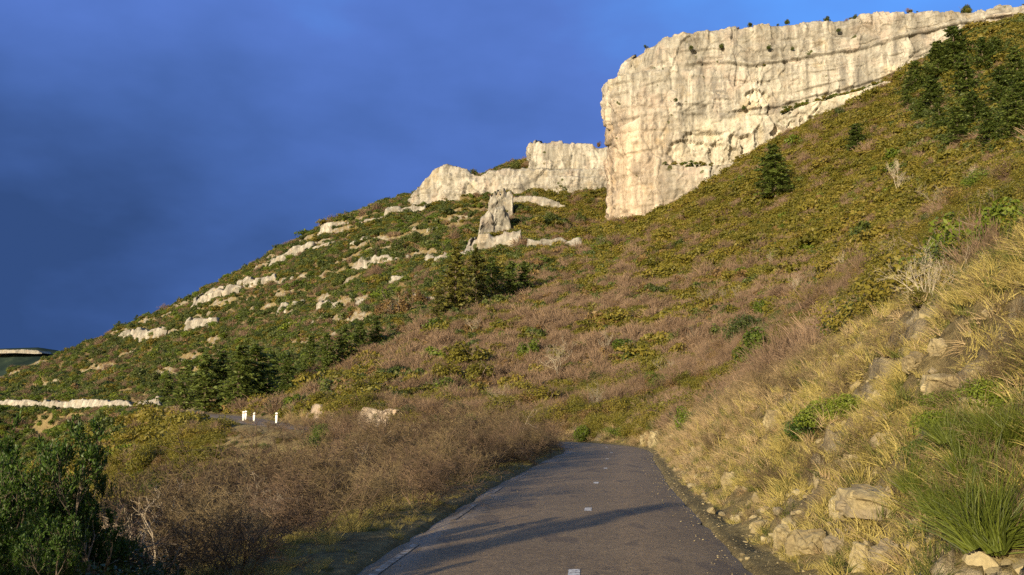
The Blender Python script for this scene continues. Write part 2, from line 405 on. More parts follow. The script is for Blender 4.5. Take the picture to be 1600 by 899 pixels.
rcol = b.mix(farm, rcol, b.ramp(rocks, [(0.3, (0.12, 0.10, 0.075)), (0.5, (0.23, 0.20, 0.155)), (0.7, (0.34, 0.31, 0.25))]))
rcol = b.mix(.7, rcol, b.ramp(b.noise(9, 5, .75), [(0.3, .45), (0.6, 1.05)]), 'MULTIPLY')
col = b.mix(b.math('MAXIMUM', rockf, nearm), soil, rcol)
b.bump(b.math('ADD', n3, n4), 0.9, 0.06)
GROUND = b.color(col)
ground = mesh_np('ground', V, [fc, tri], GROUND, smooth=True, attrs={'rock': ('FLOAT', np.concatenate([(grock * (gd > HW)).ravel(), [0]])), 'uphill': ('FLOAT', np.concatenate([(gd > 0).ravel() * 1.0, [0]]))})
tag(ground, 'hillside of earth, dry grass and limestone rising right, falling left of the road', kind='structure')

# road
b = MB('worn asphalt', 0.72, 0.35)
n1 = b.noise(0.5, 4, 0.6); n2 = b.noise(38, 3, 0.8); n3 = b.noise(160, 2, 0.9)
la = b.attr('lat')[2]
lw = b.noise(1.0, 4, 0.6, stretch=(1.2, .25, 1))
base = b.ramp(n1, [(0.3, (0.165, 0.113, 0.056)), (0.7, (0.215, 0.150, 0.078))])
base = b.mix(0.85, base, b.ramp(n2, [(0.3, 0.45), (0.5, 0.95), (0.72, 1.9)]), 'MULTIPLY')
base = b.mix(0.6, base, b.ramp(n3, [(0.35, 0.5), (0.6, 1.2), (0.8, 2.4)]), 'MULTIPLY')
trk = b.math('MULTIPLY', b.step(b.math('ABSOLUTE', b.math('SUBTRACT', b.math('ABSOLUTE', la), 1.0)), .45, .1), .35)
base = b.mix(trk, base, b.mix(1.0, base, (1.35, 1.3, 1.25), 'MULTIPLY'))
base = b.mix(.6, base, b.ramp(b.noise(7, 5, .7), [(0.3, .6), (0.7, 1.4)]), 'MULTIPLY')
pn = b.noise(1.3, 3, .5, stretch=(1, .35, 1)); base = b.mix(b.math('MULTIPLY', b.step(pn, .60, .62), .45), base, (0.06, 0.045, 0.032))
ck_ = b.noise(.9, 5, .6); base = b.mix(b.math('MULTIPLY', b.math('MULTIPLY', b.step(b.math('ABSOLUTE', b.math('SUBTRACT', ck_, .5)), .006, .002), b.step(b.noise(.3, 2), .48, .55)), .7), base, (0.025, 0.02, 0.016))
edge = b.math('MULTIPLY', b.step(la, -1.45, -1.95), b.step(lw, 0.49, 0.56))
base = b.mix(b.math('MULTIPLY', edge, 0.6), base, (0.25, 0.205, 0.16))
ed2 = b.math('MULTIPLY', b.step(b.math('MULTIPLY_ADD', lw, -0.9, b.math('ABSOLUTE', la)), 1.55, 1.9), 0.8)
base = b.mix(ed2, base, b.ramp(n2, [(0.35, (0.09, 0.07, 0.045)), (0.7, (0.26, 0.21, 0.14))]))
b.bump(b.math('ADD', n2, n3), 0.9, 0.012)
ASPH = b.color(base)
ss = np.arange(-110, 420, 0.35); lat = np.linspace(-HW - .05, HW + .05, 15)
c = road_at(ss); n = road_nrm(ss)
wob = np.zeros((len(ss), len(lat)))
wob[:, 0] = fbm(ss * .9, 3.0, 0.0, 3) * .12; wob[:, -1] = fbm(ss * .9, 9.0, 0.0, 3) * .12
LA = lat[None] + wob
rx = c[:, None, 0] + n[:, None, 0] * LA; ry = c[:, None, 1] + n[:, None, 1] * LA
rz = c[:, None, 2] + 0.02 - 0.012 * (LA/HW)**2 * 2 + fbm(rx/3, ry/3, 0.0, 2) * 0.008
rz[:, 0] -= .06; rz[:, -1] -= .06
road = mesh_np('road', np.stack([rx, ry, rz], -1).reshape(-1, 3), grid_faces(len(ss), len(lat))[:, ::1], ASPH, smooth=True, attrs={'lat': ('FLOAT', LA.ravel())})
tag(road, 'narrow worn asphalt road curving away to the left', kind='structure')
b = MB('worn white road paint', 0.7, 0.3)
PAINT = b.color(b.mix(b.step(b.noise(22, 4, 0.7), 0.40, 0.55), (0.13, 0.11, 0.10), (0.62, 0.58, 0.50)))
mv, mf = [], []
for s0 in [9.45 + 6.6 * k for k in range(-3, 7)]:
    sl = np.linspace(s0, s0 + 0.55, 4); cc = road_at(sl); nn = road_nrm(sl); o_ = float(np.interp(s0, [9, 30, 45], [.22, .42, .2]))
    for i in range(4):
        for sg in (-1, 1):
            q = o_ + sg * 0.065
            x_, y_ = cc[i, 0] + nn[i, 0]*q, cc[i, 1] + nn[i, 1]*q
            mv.append((x_, y_, cc[i, 2] + 0.024 + float(fbm(x_/3, y_/3, 0.0, 2)) * 0.008))
    k = len(mv) - 8
    for i in range(3): mf.append((k+2*i, k+2*i+1, k+2*i+3, k+2*i+2))
dash = mesh_np('road_markings', mv, np.array(mf), PAINT)
tag(dash, 'short worn white centre dashes on the road', kind='structure')

b = MB('almost worn away edge paint', 0.7, 0.3)
PAINT2 = b.color(b.mix(b.step(b.noise(7, 5, 0.8), 0.50, 0.62), (0.17, 0.125, 0.075), (0.36, 0.32, 0.26)))
mv, mf = [], []
for s0, s1 in ((-4, -1), (3.5, 6.5), (9.2, 11.8), (14.6, 17.2), (19.6, 21.4), (25.0, 27.0)):
    sl = np.linspace(s0, s1, 8); cc = road_at(sl); nn = road_nrm(sl)
    for i in range(8):
        for sg in (-1, 1):
            q = -1.95 + sg * 0.05; x_, y_ = cc[i, 0] + nn[i, 0]*q, cc[i, 1] + nn[i, 1]*q
            mv.append((x_, y_, cc[i, 2] + 0.012 + float(fbm(x_/3, y_/3, 0.0, 2)) * 0.008))
    k = len(mv) - 16
    for i in range(7): mf.append((k+2*i, k+2*i+1, k+2*i+3, k+2*i+2))
tag(mesh_np('road_markings', mv, np.array(mf), PAINT2), 'worn pale edge dashes on the left side of the road', kind='structure')

# ------------------------------------------------------------------ cliffs
ROCK = rock_mat('weathered limestone'); ROCKS = rock_mat('limestone of the small bands', 0.6)
def plan_curve(pts, step):
    p = np.array(pts, float)                   # rows (x, y, extra...)
    seg = np.concatenate([[0], np.cumsum(np.linalg.norm(np.diff(p[:, :2], axis=0), axis=1))])
    n = int(seg[-1] / step) + 2; s = np.linspace(0, seg[-1], n)
    q = np.stack([np.interp(s, seg, p[:, k]) for k in range(p.shape[1])], -1)
    ker = np.ones(9) / 9
    for k in (0, 1):
        e = np.pad(q[:, k], 4, mode='edge'); q[:, k] = np.convolve(e, ker, 'valid')
    t = np.gradient(q[:, :2], axis=0); t /= np.linalg.norm(t, axis=1)[:, None] + 1e-9
    nr = np.stack([t[:, 1], -t[:, 0]], -1)     # outward for a curve walked left to right as seen from the camera
    return s, q, nr
def cliff(name, plan, zt, zb, off, fresh=None, pink=None, step=0.3, cap=140, mat=ROCK, rows=None, seed=0.0, rough=1.0, capdir=(0.25, 1.0), label='', tonef=None):
    """plan: list of (u, D) with D the distance; zt, zb: functions (u, x, y) -> height of brow and foot; off(u, v, z, s): outward offset in metres"""
    pts = [(*P(float(u), 250.0, float(D))[:2], u) for u, D in plan] if len(plan[0]) == 2 else plan
    s, q, nr = plan_curve(pts, step)
    x0, y0 = q[:, 0], q[:, 1]; uu = 800 + F * x0 / (y0 * 1.02)
    top = zt(s, q[:, 2], x0, y0); top = top + min(rough, .7) * ((cells(s/4.0, 0.5, seed + 9)[0] - .5) * 1.3 + (cells(s/1.5, 0.5, seed + 8)[0] - .5) * .6) * min(1, 0.3 * float(np.max(top) - np.min(zb(s, q[:, 2], x0, y0)))); bot = zb(s, q[:, 2], x0, y0)
    nrw = rows or int(np.max(top - bot) / step)
    T = np.linspace(0, 1, nrw)[:, None]
    Z = bot[None] + (top - bot)[None] * T
    X = np.repeat(x0[None], nrw, 0); Y = np.repeat(y0[None], nrw, 0); Sg = np.repeat(s[None], nrw, 0)
    U, Vv = pix(X, Y, Z)
    dep = np.maximum(top[None] - Z, 0)
    flut = noise(Sg/6.5 + seed, Z/40, seed) * 1.1 + noise(Sg/2.3, Z/22, seed + 5) * 0.55 + fbm(Sg/1.1, Z/5, seed + 9, 3) * 0.22
    crack = np.maximum(0, 1 - np.abs(noise(Sg/5.0 + .15*noise(Sg/3, Z/6), Z/26, seed + 20)) * 16) * sm(-.2, .3, noise(Sg/9, Z/12, seed + 21))
    bed = noise(Sg/60, Z/2.6, seed + 30) * 0.5 + noise(Sg/25, Z/0.9, seed + 31) * 0.22
    bedc = np.maximum(0, 1 - np.abs(noise(Sg/70, Z/7.5, seed + 40)) * 14) * sm(-.1, .4, noise(Sg/15, Z/8, seed + 41))
    blk = fbm(Sg/3.5, Z/3.5, seed + 50, 4) * 0.45
    wx = Sg + 1.5 * noise(Sg/7, Z/7, seed + 60); wz = Z + 1.0 * noise(Sg/5, Z/5, seed + 61)
    c1, e1 = cells(wx/6.5, wz/15, seed + 1); c2, e2 = cells(wx/2.4, wz/4.5, seed + 2); c3, e3 = cells(wx/1.0, wz/1.4, seed + 3)
    facet = (c1 - .5) * 1.5 + (c2 - .5) * 0.75 + (c3 - .5) * 0.30 - 0.35 * sm(.08, 0, e1) - 0.25 * sm(.08, 0, e2)
    tone = np.clip(0.5 + (c1 - .5) * .45 + (c2 - .5) * .5 + (c3 - .5) * .3 + 0.25 * noise(Sg/30, Z/30, seed + 70) - .35 * sm(.06, 0, e2) - .25 * sm(.06, 0, e1), 0, 1)
    flut = flut * 0.42; bed = bed * 0.8
    O = (flut + bed + blk + facet - 0.6 * crack - 0.35 * bedc) * rough - 1.1 * rough * np.exp(-dep / 0.9)
    O = O + off(U, Vv, Z, Sg, dep)
    if tonef is not None: tone = np.clip(tone + tonef(U, Vv, Z, Sg), 0, 1)
    X = X + nr[None, :, 0] * O; Y = Y + nr[None, :, 1] * O
    fr = np.zeros_like(Z) if fresh is None else fresh(U, Vv, Z, Sg)
    pk = np.zeros_like(Z) if pink is None else pink(U, Vv, Z, Sg)
    # flat top running back into the hill
    cx_, cy_ = capdir; cl = math.hypot(cx_, cy_); cx_ /= cl; cy_ /= cl
    CR = [1.0, 2.5, 5, 9, 15, 25, 45, 80, 140]; CR = [r for r in CR if r <= cap]
    cX, cY, cZ = [], [], []
    for r in CR:
        xx = X[-1] + cx_ * r; yy = Y[-1] + cy_ * r
        cX.append(xx); cY.append(yy); cZ.append(top + 0.25 * fbm(xx/3, yy/3, seed, 3) * rough - 0.05 * max(r - 3, 0) * (0.3))
    # back skirt closes the block
    cX.append(X[-1] + cx_ * (CR[-1] + 1)); cY.append(Y[-1] + cy_ * (CR[-1] + 1)); cZ.append(bot - 5)
    X = np.vstack([X] + [a[None] for a in cX]); Y = np.vstack([Y] + [a[None] for a in cY]); Z = np.vstack([Z] + [a[None] for a in cZ])
    pad = np.zeros((len(cX), Z.shape[1]))
    fr = np.vstack([fr, pad]); pk = np.vstack([pk, pad]); tone = np.vstack([tone, pad + .4])
    o = mesh_np(name, np.stack([X, Y, Z], -1).reshape(-1, 3), grid_faces(X.shape[0], X.shape[1]), mat, smooth=True,
                attrs={'fresh': ('FLOAT', fr.ravel()), 'pink': ('FLOAT', pk.ravel()), 'tone': ('FLOAT', tone.ravel())})
    tag(o, label, kind='structure')
    return o
def pline(pts):
    a = np.array(pts, float); return lambda u: np.interp(u, a[:, 0], a[:, 1])
def zline(pts):
    """brow or foot line from pixels, height taken at the cliff's own distance"""
    f = pline(pts)
    def g(s, u, x, y):
        return P(u, f(u), y)[..., 2]
    return g
big_plan = [(1030,300),(1000,278),(968,258),(962,247),(975,240),(1005,236),(1060,233),(1150,230),(1250,228),(1350,223),(1450,218),(1550,212),(1650,205),(1800,196),(1950,188)]
top_f = pline([(950,72),(968,95),(985,78),(1010,62),(1035,54),(1080,50),(1140,46),(1170,38),(1230,33),(1300,30),(1360,22),(1420,14),(1500,15),(1560,12),(1600,4),(1700,-4),(1950,-20)])
def big_top(s, u, x, y):
    z = P(u, top_f(u), y)[..., 2]
    zn = P(1010., 60., 236.)[2]
    return np.where(s < 45, np.minimum(z, zn) * 0 + zn - 4.0 * sm(45, 0, s) , z) + 0.35 * noise(s/4, 1.0, 2.0) + .6 * noise(s/13, 1.0, 2.0)
base_f = pline([(940,372),(962,360),(1000,358),(1040,345),(1075,325),(1110,305),(1180,262),(1310,200),(1420,140),(1520,75),(1600,55),(1950,20)])
def big_bot(s, u, x, y): return P(u, base_f(u), y)[..., 2] - 4
led_f = pline([(900,140),(966,128),(1031,106),(1119,97),(1171,102),(1241,94),(1337,79),(1425,54),(1512,34),(1700,10)])
led2_f = pline([(900,215),(944,203),(1044,176),(1120,178),(1171,171),(1224,163),(1272,151),(1337,134),(1416,108),(1500,70)])
led3_f = pline([(900,330),(1030,262),(1060,262),(1110,262),(1150,255),(1235,222),(1300,196),(1400,150)])
scoops = [(1078,238,36,22,1.5),(1122,236,14,20,1.4),(1147,226,9,20,1.5),(1166,222,9,15,1.8),(1186,214,8,18,1.2),(1216,212,10,19,2.4),(1236,208,8,18,1.8),(1252,203,6,15,1.4),(1266,198,6,14,1.3),(1281,192,7,13,1.2),
          (1185,152,20,12,1.2),(1095,215,30,12,1.0),(1130,165,18,10,0.8),(1245,188,30,6,0.9)]
def scoop_val(U, Vv, it):
    cu, cv, ru, rv, dp = it
    U = U + 4 * fbm(U/11, Vv/11, cu, 3); Vv = Vv + 5 * fbm(U/9, Vv/9, cu + 7, 3)
    du = (U - cu) / ru; dv = (Vv - cv) / rv
    r = np.where(dv < 0, np.abs(du)**2.4 + np.abs(dv)**2.4, np.abs(du)**2.4 + np.abs(dv * 0.8)**2)
    return dp * sm(1.0, 0.75, r)
def big_off(U, Vv, Z, S, dep):
    l1 = led_f(U) + 2*noise(S/9, 0.0, 3.0); l2 = led2_f(U); l3 = led3_f(U)
    wn_ = sm(1080, 975, U)
    o0 = 0
    for l_, a_, sd_ in ((l1 - 22, .6, 1), (l1 - 9, .5, 2), (l1 + 24, .7, 3), (l2 - 14, .6, 4), (l2 + 8, .5, 5), (l2 + 30, .8, 6), (l2 + 55, .7, 7), (l2 + 85, .8, 8), (l2 + 115, .9, 9)):
        l_ = l_ + 2.5 * noise(S/11, 0.0, 50. + sd_)
        mk_ = sm(-.1, .5, noise(S/16, 1.0, 70. + sd_) + .3 * noise(S/4, 1.0, 90. + sd_)); o0 = o0 - 1.5 * a_ * mk_ * sm(-.7, .7, Vv - l_) * np.exp(-np.maximum(Vv - l_, 0) / 7.0)
    # the nose steps out further below the main ledge
    o = -0.4 * sm(l1 - 1.2, l1 + 1.0, Vv) * (1 - wn_) + sm(l1 - 1.2, l1 + 1.2, Vv) * 4.0 * wn_
    o = o + 0.5 * sm(l1 + 3, l1 + 22, Vv) * (1 - wn_)
    o = o - 1.0 * sm(-.8, .8, Vv - l1) * np.exp(-np.maximum(Vv - l1, 0) / 9.0) * sm(-.2, .4, noise(S/12, 0.0, 8.0) + .4 * noise(S/3, 0.0, 8.5))
    o = o + 0.6 * np.exp(-((Vv - l1 + 3.5) / 2.5)**2)
    o = o - 5.0 * np.exp(-np.maximum(dep - 0.0, 0) / 4.5) * wn_
    rec = .45 * sm(l2 - 1.5, l2 + 1.5, Vv) * sm(1100, 1180, U)
    o = o - 1.8 * rec + sm(l2 + 12, l2 + 16, Vv) * sm(1215, 1250, U) * 4.0     # vegetated shelf on the right
    o = o - 0.8 * sm(-.8, .8, Vv - l2) * np.exp(-np.maximum(Vv - l2, 0) / 7.0) * sm(-.3, .2, noise(S/8, 0.0, 18.0))
    o = o + sm(l3 - 1, l3 + 3, Vv) * sm(1010, 1050, U) * 3.5
    o = o + wn_ * 1.4 * sm(150, 340, Vv) * -1.0
    for it in scoops: o = o - scoop_val(U, Vv, it)
    return o + o0
def big_fresh(U, Vv, Z, S):
    f = np.zeros_like(U)
    for it in scoops[:12]: f = np.maximum(f, .65 * scoop_val(U, Vv, it) / it[4])
    band = sm(led2_f(U) + 3, led2_f(U) + 15, Vv) * sm(1040, 1130, U) * sm(led3_f(U) + 2, led3_f(U) - 4, Vv)
    runs = sm(-.15, .45, noise(S/3.2, Z/25, 61) + .3 * noise(S/1.2, Z/8, 62))
    return np.clip(np.maximum(f * 0.9, band * (0.35 + 0.65 * runs)) + 0.25 * sm(0, .6, noise(S/14, Z/14, 66)), 0, 1)
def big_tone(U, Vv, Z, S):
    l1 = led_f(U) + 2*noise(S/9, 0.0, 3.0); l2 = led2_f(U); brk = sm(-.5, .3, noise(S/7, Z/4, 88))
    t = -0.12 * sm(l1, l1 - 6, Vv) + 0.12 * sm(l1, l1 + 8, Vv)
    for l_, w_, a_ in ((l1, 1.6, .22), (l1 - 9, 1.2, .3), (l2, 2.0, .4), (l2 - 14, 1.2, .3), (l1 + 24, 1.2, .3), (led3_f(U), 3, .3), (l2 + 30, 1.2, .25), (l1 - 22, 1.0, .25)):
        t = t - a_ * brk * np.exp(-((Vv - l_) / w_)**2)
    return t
def big_pink(U, Vv, Z, S): return sm(1100, 980, U) * sm(120, 240, Vv)
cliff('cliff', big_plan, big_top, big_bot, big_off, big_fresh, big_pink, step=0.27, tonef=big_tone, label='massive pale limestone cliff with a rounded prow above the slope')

def plain_off(U, Vv, Z, S, dep): return 0 * U
def band_plan(u0, u1, D0, D1, wrap=True):
    p = [(u, D0 + (D1 - D0) * (u - u0) / (u1 - u0)) for u in np.linspace(u0, u1, 8)]
    if wrap: p = [(u0 + 14, D0 + 22), (u0 + 3, D0 + 10)] + p
    return p
cliff('cliff', band_plan(642, 975, 333, 312), zline([(642,304),(655,288),(668,276),(678,262),(692,257),(728,262),(736,272),(750,273),(762,264),(800,262),(975,262)]),
      lambda s, u, x, y: P(u, pline([(642,318),(700,318),(750,306),(790,318),(830,300),(975,300)])(u), y)[..., 2] - 3,
      lambda U, Vv, Z, S, dep: 1.2 * sm(275, 279, Vv) * sm(840, 870, U) + sm(770, 785, U) * sm(830, 812, U) * 3.0 * sm(262, 290, Vv), step=0.4, seed=40, rough=1.3, tonef=lambda U, Vv, Z, S: .35 * noise(S/5, Z/12, 3.0) - .3 * sm(.5, .8, noise(S/2.5, Z/16, 4.0)), cap=140, label='lower pale cliff band running left from the big cliff')
cliff('cliff', band_plan(826, 980, 330, 322), zline([(826,224),(832,221),(860,220),(905,222),(935,228),(980,228)]),
      lambda s, u, x, y: P(u, 268.0 + 0 * u, y)[..., 2], plain_off, step=0.4, seed=55, rough=1.1, tonef=lambda U, Vv, Z, S: .35 * noise(S/5, Z/12, 5.0) - .3 * sm(.5, .8, noise(S/2.5, Z/16, 6.0)), cap=80, label='flat-topped pale block standing on the cliff band beside the big cliff')
cliff('cliff', band_plan(800, 884, 306, 300), zline([(800,309),(815,305),(850,307),(884,320)]),
      lambda s, u, x, y: P(u, 334.0 + 0 * u, y)[..., 2], plain_off, step=0.4, seed=75, rough=.9, cap=15, label='short limestone step below the cliff band')
for i, (u0, u1, vt0, vt1, th, D, lb) in enumerate([
        (764, 804, 294, 292, 56, 300, 'grey rock rib dropping from the cliff band, upper part'), (748, 802, 330, 320, 56, 280, 'grey rock rib dropping from the cliff band, middle part'),
        (728, 818, 368, 354, 40, 262, 'pale rock step at the foot of the rock rib'), (814, 912, 372, 370, 22, 262, 'low pale rock step right of the rock rib'),
        (600, 668, 326, 318, 14, 362, 'small limestone band near the left end of the cliff line'),
        (500, 600, 352, 334, 13, 378, 'thin limestone band along the ridge left of the cliffs'), (424, 496, 402, 374, 17, 392, 'sloping limestone band on the ridge'),
        (312, 384, 464, 440, 14, 404, 'broken limestone band low on the ridge'), (204, 272, 517, 511, 9, 385, 'thin limestone ledge under the left ridge'),
        (304, 352, 499, 496, 8, 350, 'short limestone ledge on the left hillside'), (440, 484, 474, 469, 10, 335, 'limestone ledge in the middle of the left hillside'),
        (500, 575, 471, 467, 8, 300, 'thin limestone ledge above the dark conifers'), (640, 700, 462, 458, 11, 240, 'small limestone ledge left of the golden cedar'),
        (560, 640, 402, 398, 8, 300, 'faint limestone ledge across the upper left hillside'), (660, 742, 398, 392, 12, 262, 'broken limestone ledge left of the rock rib'),
        (380, 440, 436, 430, 9, 370, 'short broken ledge under the ridge'),
        (455, 560, 388, 374, 9, 370, 'long thin limestone ledge just below the upper ridge band'), (560, 690, 368, 352, 9, 330, 'long thin ledge under the left end of the cliff band'), (330, 470, 452, 430, 7, 370, 'long faint ledge below the lower ridge band'),
        (610, 730, 430, 424, 9, 250, 'thin ledge uphill of the golden cedars')]):
    # the band leans on the slope: take its distance from the land behind its middle
    vt0 -= 1; vt1 -= 1; th += 3; um = (u0 + u1) / 2; hh_ = hit(um, (vt0 + vt1) / 2 + th * 0.8)
    D = hh_[1] - 2 if hh_[1] < 420 else D
    bn = noise(np.arange(40) / 3.0, i * 3.1, 1.0)
    def zt_(s, u, x, y, vt0=vt0, vt1=vt1, u0=u0, u1=u1, i=i, th=th):
        t = np.clip((u - u0) / (u1 - u0), 0, 1)
        f = sm(0, .05, t) * sm(1, .95, t) * (.75 + .25 * sm(-.3, .3, noise(t * 6, i * 3.3)))
        return P(u, vt0 + (vt1 - vt0) * t + th * 0.8 * (1 - f), y)[..., 2] + 0.45 * noise(s/5, i * 1.7, 3.0)
    def zb_(s, u, x, y, vt0=vt0, vt1=vt1, u0=u0, u1=u1, th=th):
        t = np.clip((u - u0) / (u1 - u0), 0, 1)
        return P(u, vt0 + (vt1 - vt0) * t + th, y)[..., 2] - 2.5
    h1 = hit(u0 + 4, vt0 + th * .8)[1]; h2 = hit(u1 - 4, vt1 + th * .8)[1]
    h1 = h1 if abs(h1 - D) < 60 else D; h2 = h2 if abs(h2 - D) < 60 else D
    cliff('cliff', band_plan(u0, u1, h1 - 1, h2 - 1), zt_, zb_, plain_off, step=0.4, seed=100 + 7 * i, rough=0.9, tonef=lambda U, Vv, Z, S: -.3 + .3 * noise(S/4, Z/3, 9.0), cap=9, mat=ROCKS, capdir=(0, 1), label=lb)
# rock cuttings beside the road
def cut_plan(s0, s1, e):
    ss_ = np.arange(s1, s0, -1.0) if s1 > s0 else np.arange(s1, s0, 1.0)
    c = road_at(ss_); n = road_nrm(ss_); x = c[:, 0] + n[:, 0] * (HW + e); y = c[:, 1] + n[:, 1] * (HW + e)
    u, v = pix(x, y, c[:, 2]); return [(float(a), float(b_), float(c_)) for a, b_, c_ in zip(x, y, u)]
def s_at_u(u):
    uu, vv = pix(RD[:, 0], RD[:, 1], RD[:, 2]); k = np.where((RARC > 60))[0]
    return float(RARC[k[np.argmin(np.abs(uu[k] - u))]])
cliff('cliff', cut_plan(s_at_u(240), s_at_u(-150), 1.4), zline([(-160,624),(0,626),(108,627),(116,622),(150,625),(190,627),(205,633),(222,625),(240,621),(250,640)]),
      lambda s, u, x, y: P(u, 662.0 + 0*u, y)[..., 2], lambda U, Vv, Z, S, dep: dep * 0.15, step=0.35, seed=200, rough=0.55, cap=9, mat=ROCKS, capdir=(-.3, 1), label='pale rock cutting above the far stretch of road')
cliff('cliff', [p_ for p_ in cut_plan(s_at_u(760), s_at_u(380), .9) if 464 < p_[2] < 612], zline([(462,648),(468,638),(480,634),(495,639),(515,636),(540,643),(560,638),(585,645),(600,642),(640,648)]),
      lambda s, u, x, y: P(u, 672.0 + 0*u, y)[..., 2], lambda U, Vv, Z, S, dep: dep * 0.2, step=0.12, pink=lambda U, Vv, Z, S: 1.1 + 0 * U, seed=220, rough=0.45, cap=5, mat=ROCKS, capdir=(.3, 1), label='tawny rock cutting behind the bare thicket by the far bend')

# distant plateau across the valley
b = MB('distant wooded plateau', 0.95, 0.0)
nn_ = b.noise(0.012, 6, 0.7)
HILLM = b.color(b.ramp(nn_, [(0.35, (0.012, 0.020, 0.020)), (0.55, (0.026, 0.040, 0.032)), (0.7, (0.06, 0.07, 0.045))]))
hu = np.linspace(-500, 420, 200); hv = np.interp(hu, [-500,-100,0,60,92,118,180,300,420],[540,546,548,546,551,557,572,590,610])
rowsd = [(2300, 90), (2360, 60), (2420, 35), (2470, 16), (2500, 3), (2520, 0), (2600, -3), (3000, 2)]
HV = []
for D, dv in rowsd:
    q = P(hu, hv + dv + (2.0 * noise(hu/30, D/70.) if dv > 2 else 0.4 * noise(hu/6, 1.0)), D); HV.append(q)
hills = mesh_np('hills', np.vstack(HV), grid_faces(len(rowsd), len(hu)), HILLM, smooth=True); tag(hills, 'dark wooded plateau far across the valley', kind='structure')
cliff('cliff', [(-300, 2480), (-60, 2460), (0, 2450), (40, 2450), (70, 2452), (92, 2460)], lambda s, u, x, y: P(u, np.interp(u, [-300, 0, 80, 92], [545, 546.5, 546.5, 552]), y)[..., 2] + 3*noise(s/50, 1.0),
      lambda s, u, x, y: P(u, 552.5 + 2.2*noise(s/60, 2.0), y)[..., 2], lambda U, Vv, Z, S, dep: 10 * noise(S/60, 0.0) + dep*.2, step=2.2, seed=300, rough=2.0, cap=45, label='pale cliff rim of the distant plateau')
# ------------------------------------------------------------------ plant builders
def unit(v): return v / (np.linalg.norm(v, axis=-1, keepdims=True) + 1e-9)
def quads(C, A, B):
    """quads with centres C and half axes A, B"""
    V = np.stack([C - A, C - B * 1.0, C + A, C + B], 1).reshape(-1, 3)       # diamond leaves
    n = len(C); return V, np.arange(4 * n).reshape(n, 4)
def join(parts):
    Vs, Fd, k = [], {}, 0
    for V, Fc in parts:
        Vs.append(V); Fd.setdefault(Fc.shape[1], []).append(Fc + k); k += len(V)
    return np.vstack(Vs), [np.vstack(f) for f in Fd.values()]
def leafcloud(rs, n, rad, leaf, lumps=9, up=0.25, aspect=0.5, base=0.0, shell=0.75, gap=0.0):
    """leaves on the outside of an uneven heap of lumps; rad = (rx, ry, h)"""
    lc = unit(rs.normal(size=(lumps, 3))) * rs.uniform(0.15, 0.72, (lumps, 1)); lc[:, 2] = np.abs(lc[:, 2]) * 0.9 + 0.18
    lr = rs.uniform(0.26, 0.48, lumps) * (1.15 - 0.4 * np.linalg.norm(lc, axis=1))
    w_ = lr**2; which = rs.choice(lumps, n, p=w_ / w_.sum())
    dr = unit(rs.normal(size=(n, 3))); dr[:, 2] = np.where(rs.rand(n) < up, np.abs(dr[:, 2]), dr[:, 2])
    q = lc[which] + dr * (lr[which] * (shell + (1 - shell) * rs.rand(n)**0.5 + 0.10 * rs.normal(size=n)))[:, None]
    q = q * np.array([rad[0], rad[1], rad[2] * 0.86])
    nn = noise(q[:, 0] * 2.2 / max(rad), q[:, 1] * 2.2 / max(rad), q[:, 2] * 2.2 / max(rad) + rs.rand() * 50)
    keep = (q[:, 2] > base) & (nn > -0.55 + gap); q = q[keep]; dr = dr[keep]; n = len(q)
    nrm = unit(dr + rs.normal(size=(n, 3)) * 0.7); a = unit(np.cross(nrm, rs.normal(size=(n, 3)))); b_ = np.cross(nrm, a)
    sz = leaf * rs.uniform(0.6, 1.35, (n, 1))
    return quads(q, a * sz, b_ * sz * aspect)
def tubes(P0, P1, R0, R1, k=3):
    d = unit(P1 - P0); ref = np.where(np.abs(d[:, 2:3]) > 0.9, np.array([[1., 0, 0]]), np.array([[0, 0, 1.]]))
    a = unit(np.cross(d, ref)); b_ = np.cross(d, a); n = len(P0)
    th = np.arange(k) * 2 * math.pi / k
    ring = np.cos(th)[None, :, None] * a[:, None] + np.sin(th)[None, :, None] * b_[:, None]
    V = np.concatenate([P0[:, None] + ring * R0[:, None, None], P1[:, None] + ring * R1[:, None, None]], 1)
    base = (np.arange(n) * 2 * k)[:, None]; i = np.arange(k)[None]; j = (i + 1) % k
    return V.reshape(-1, 3), np.stack([base + i, base + j, base + k + j, base + k + i], -1).reshape(-1, 4)
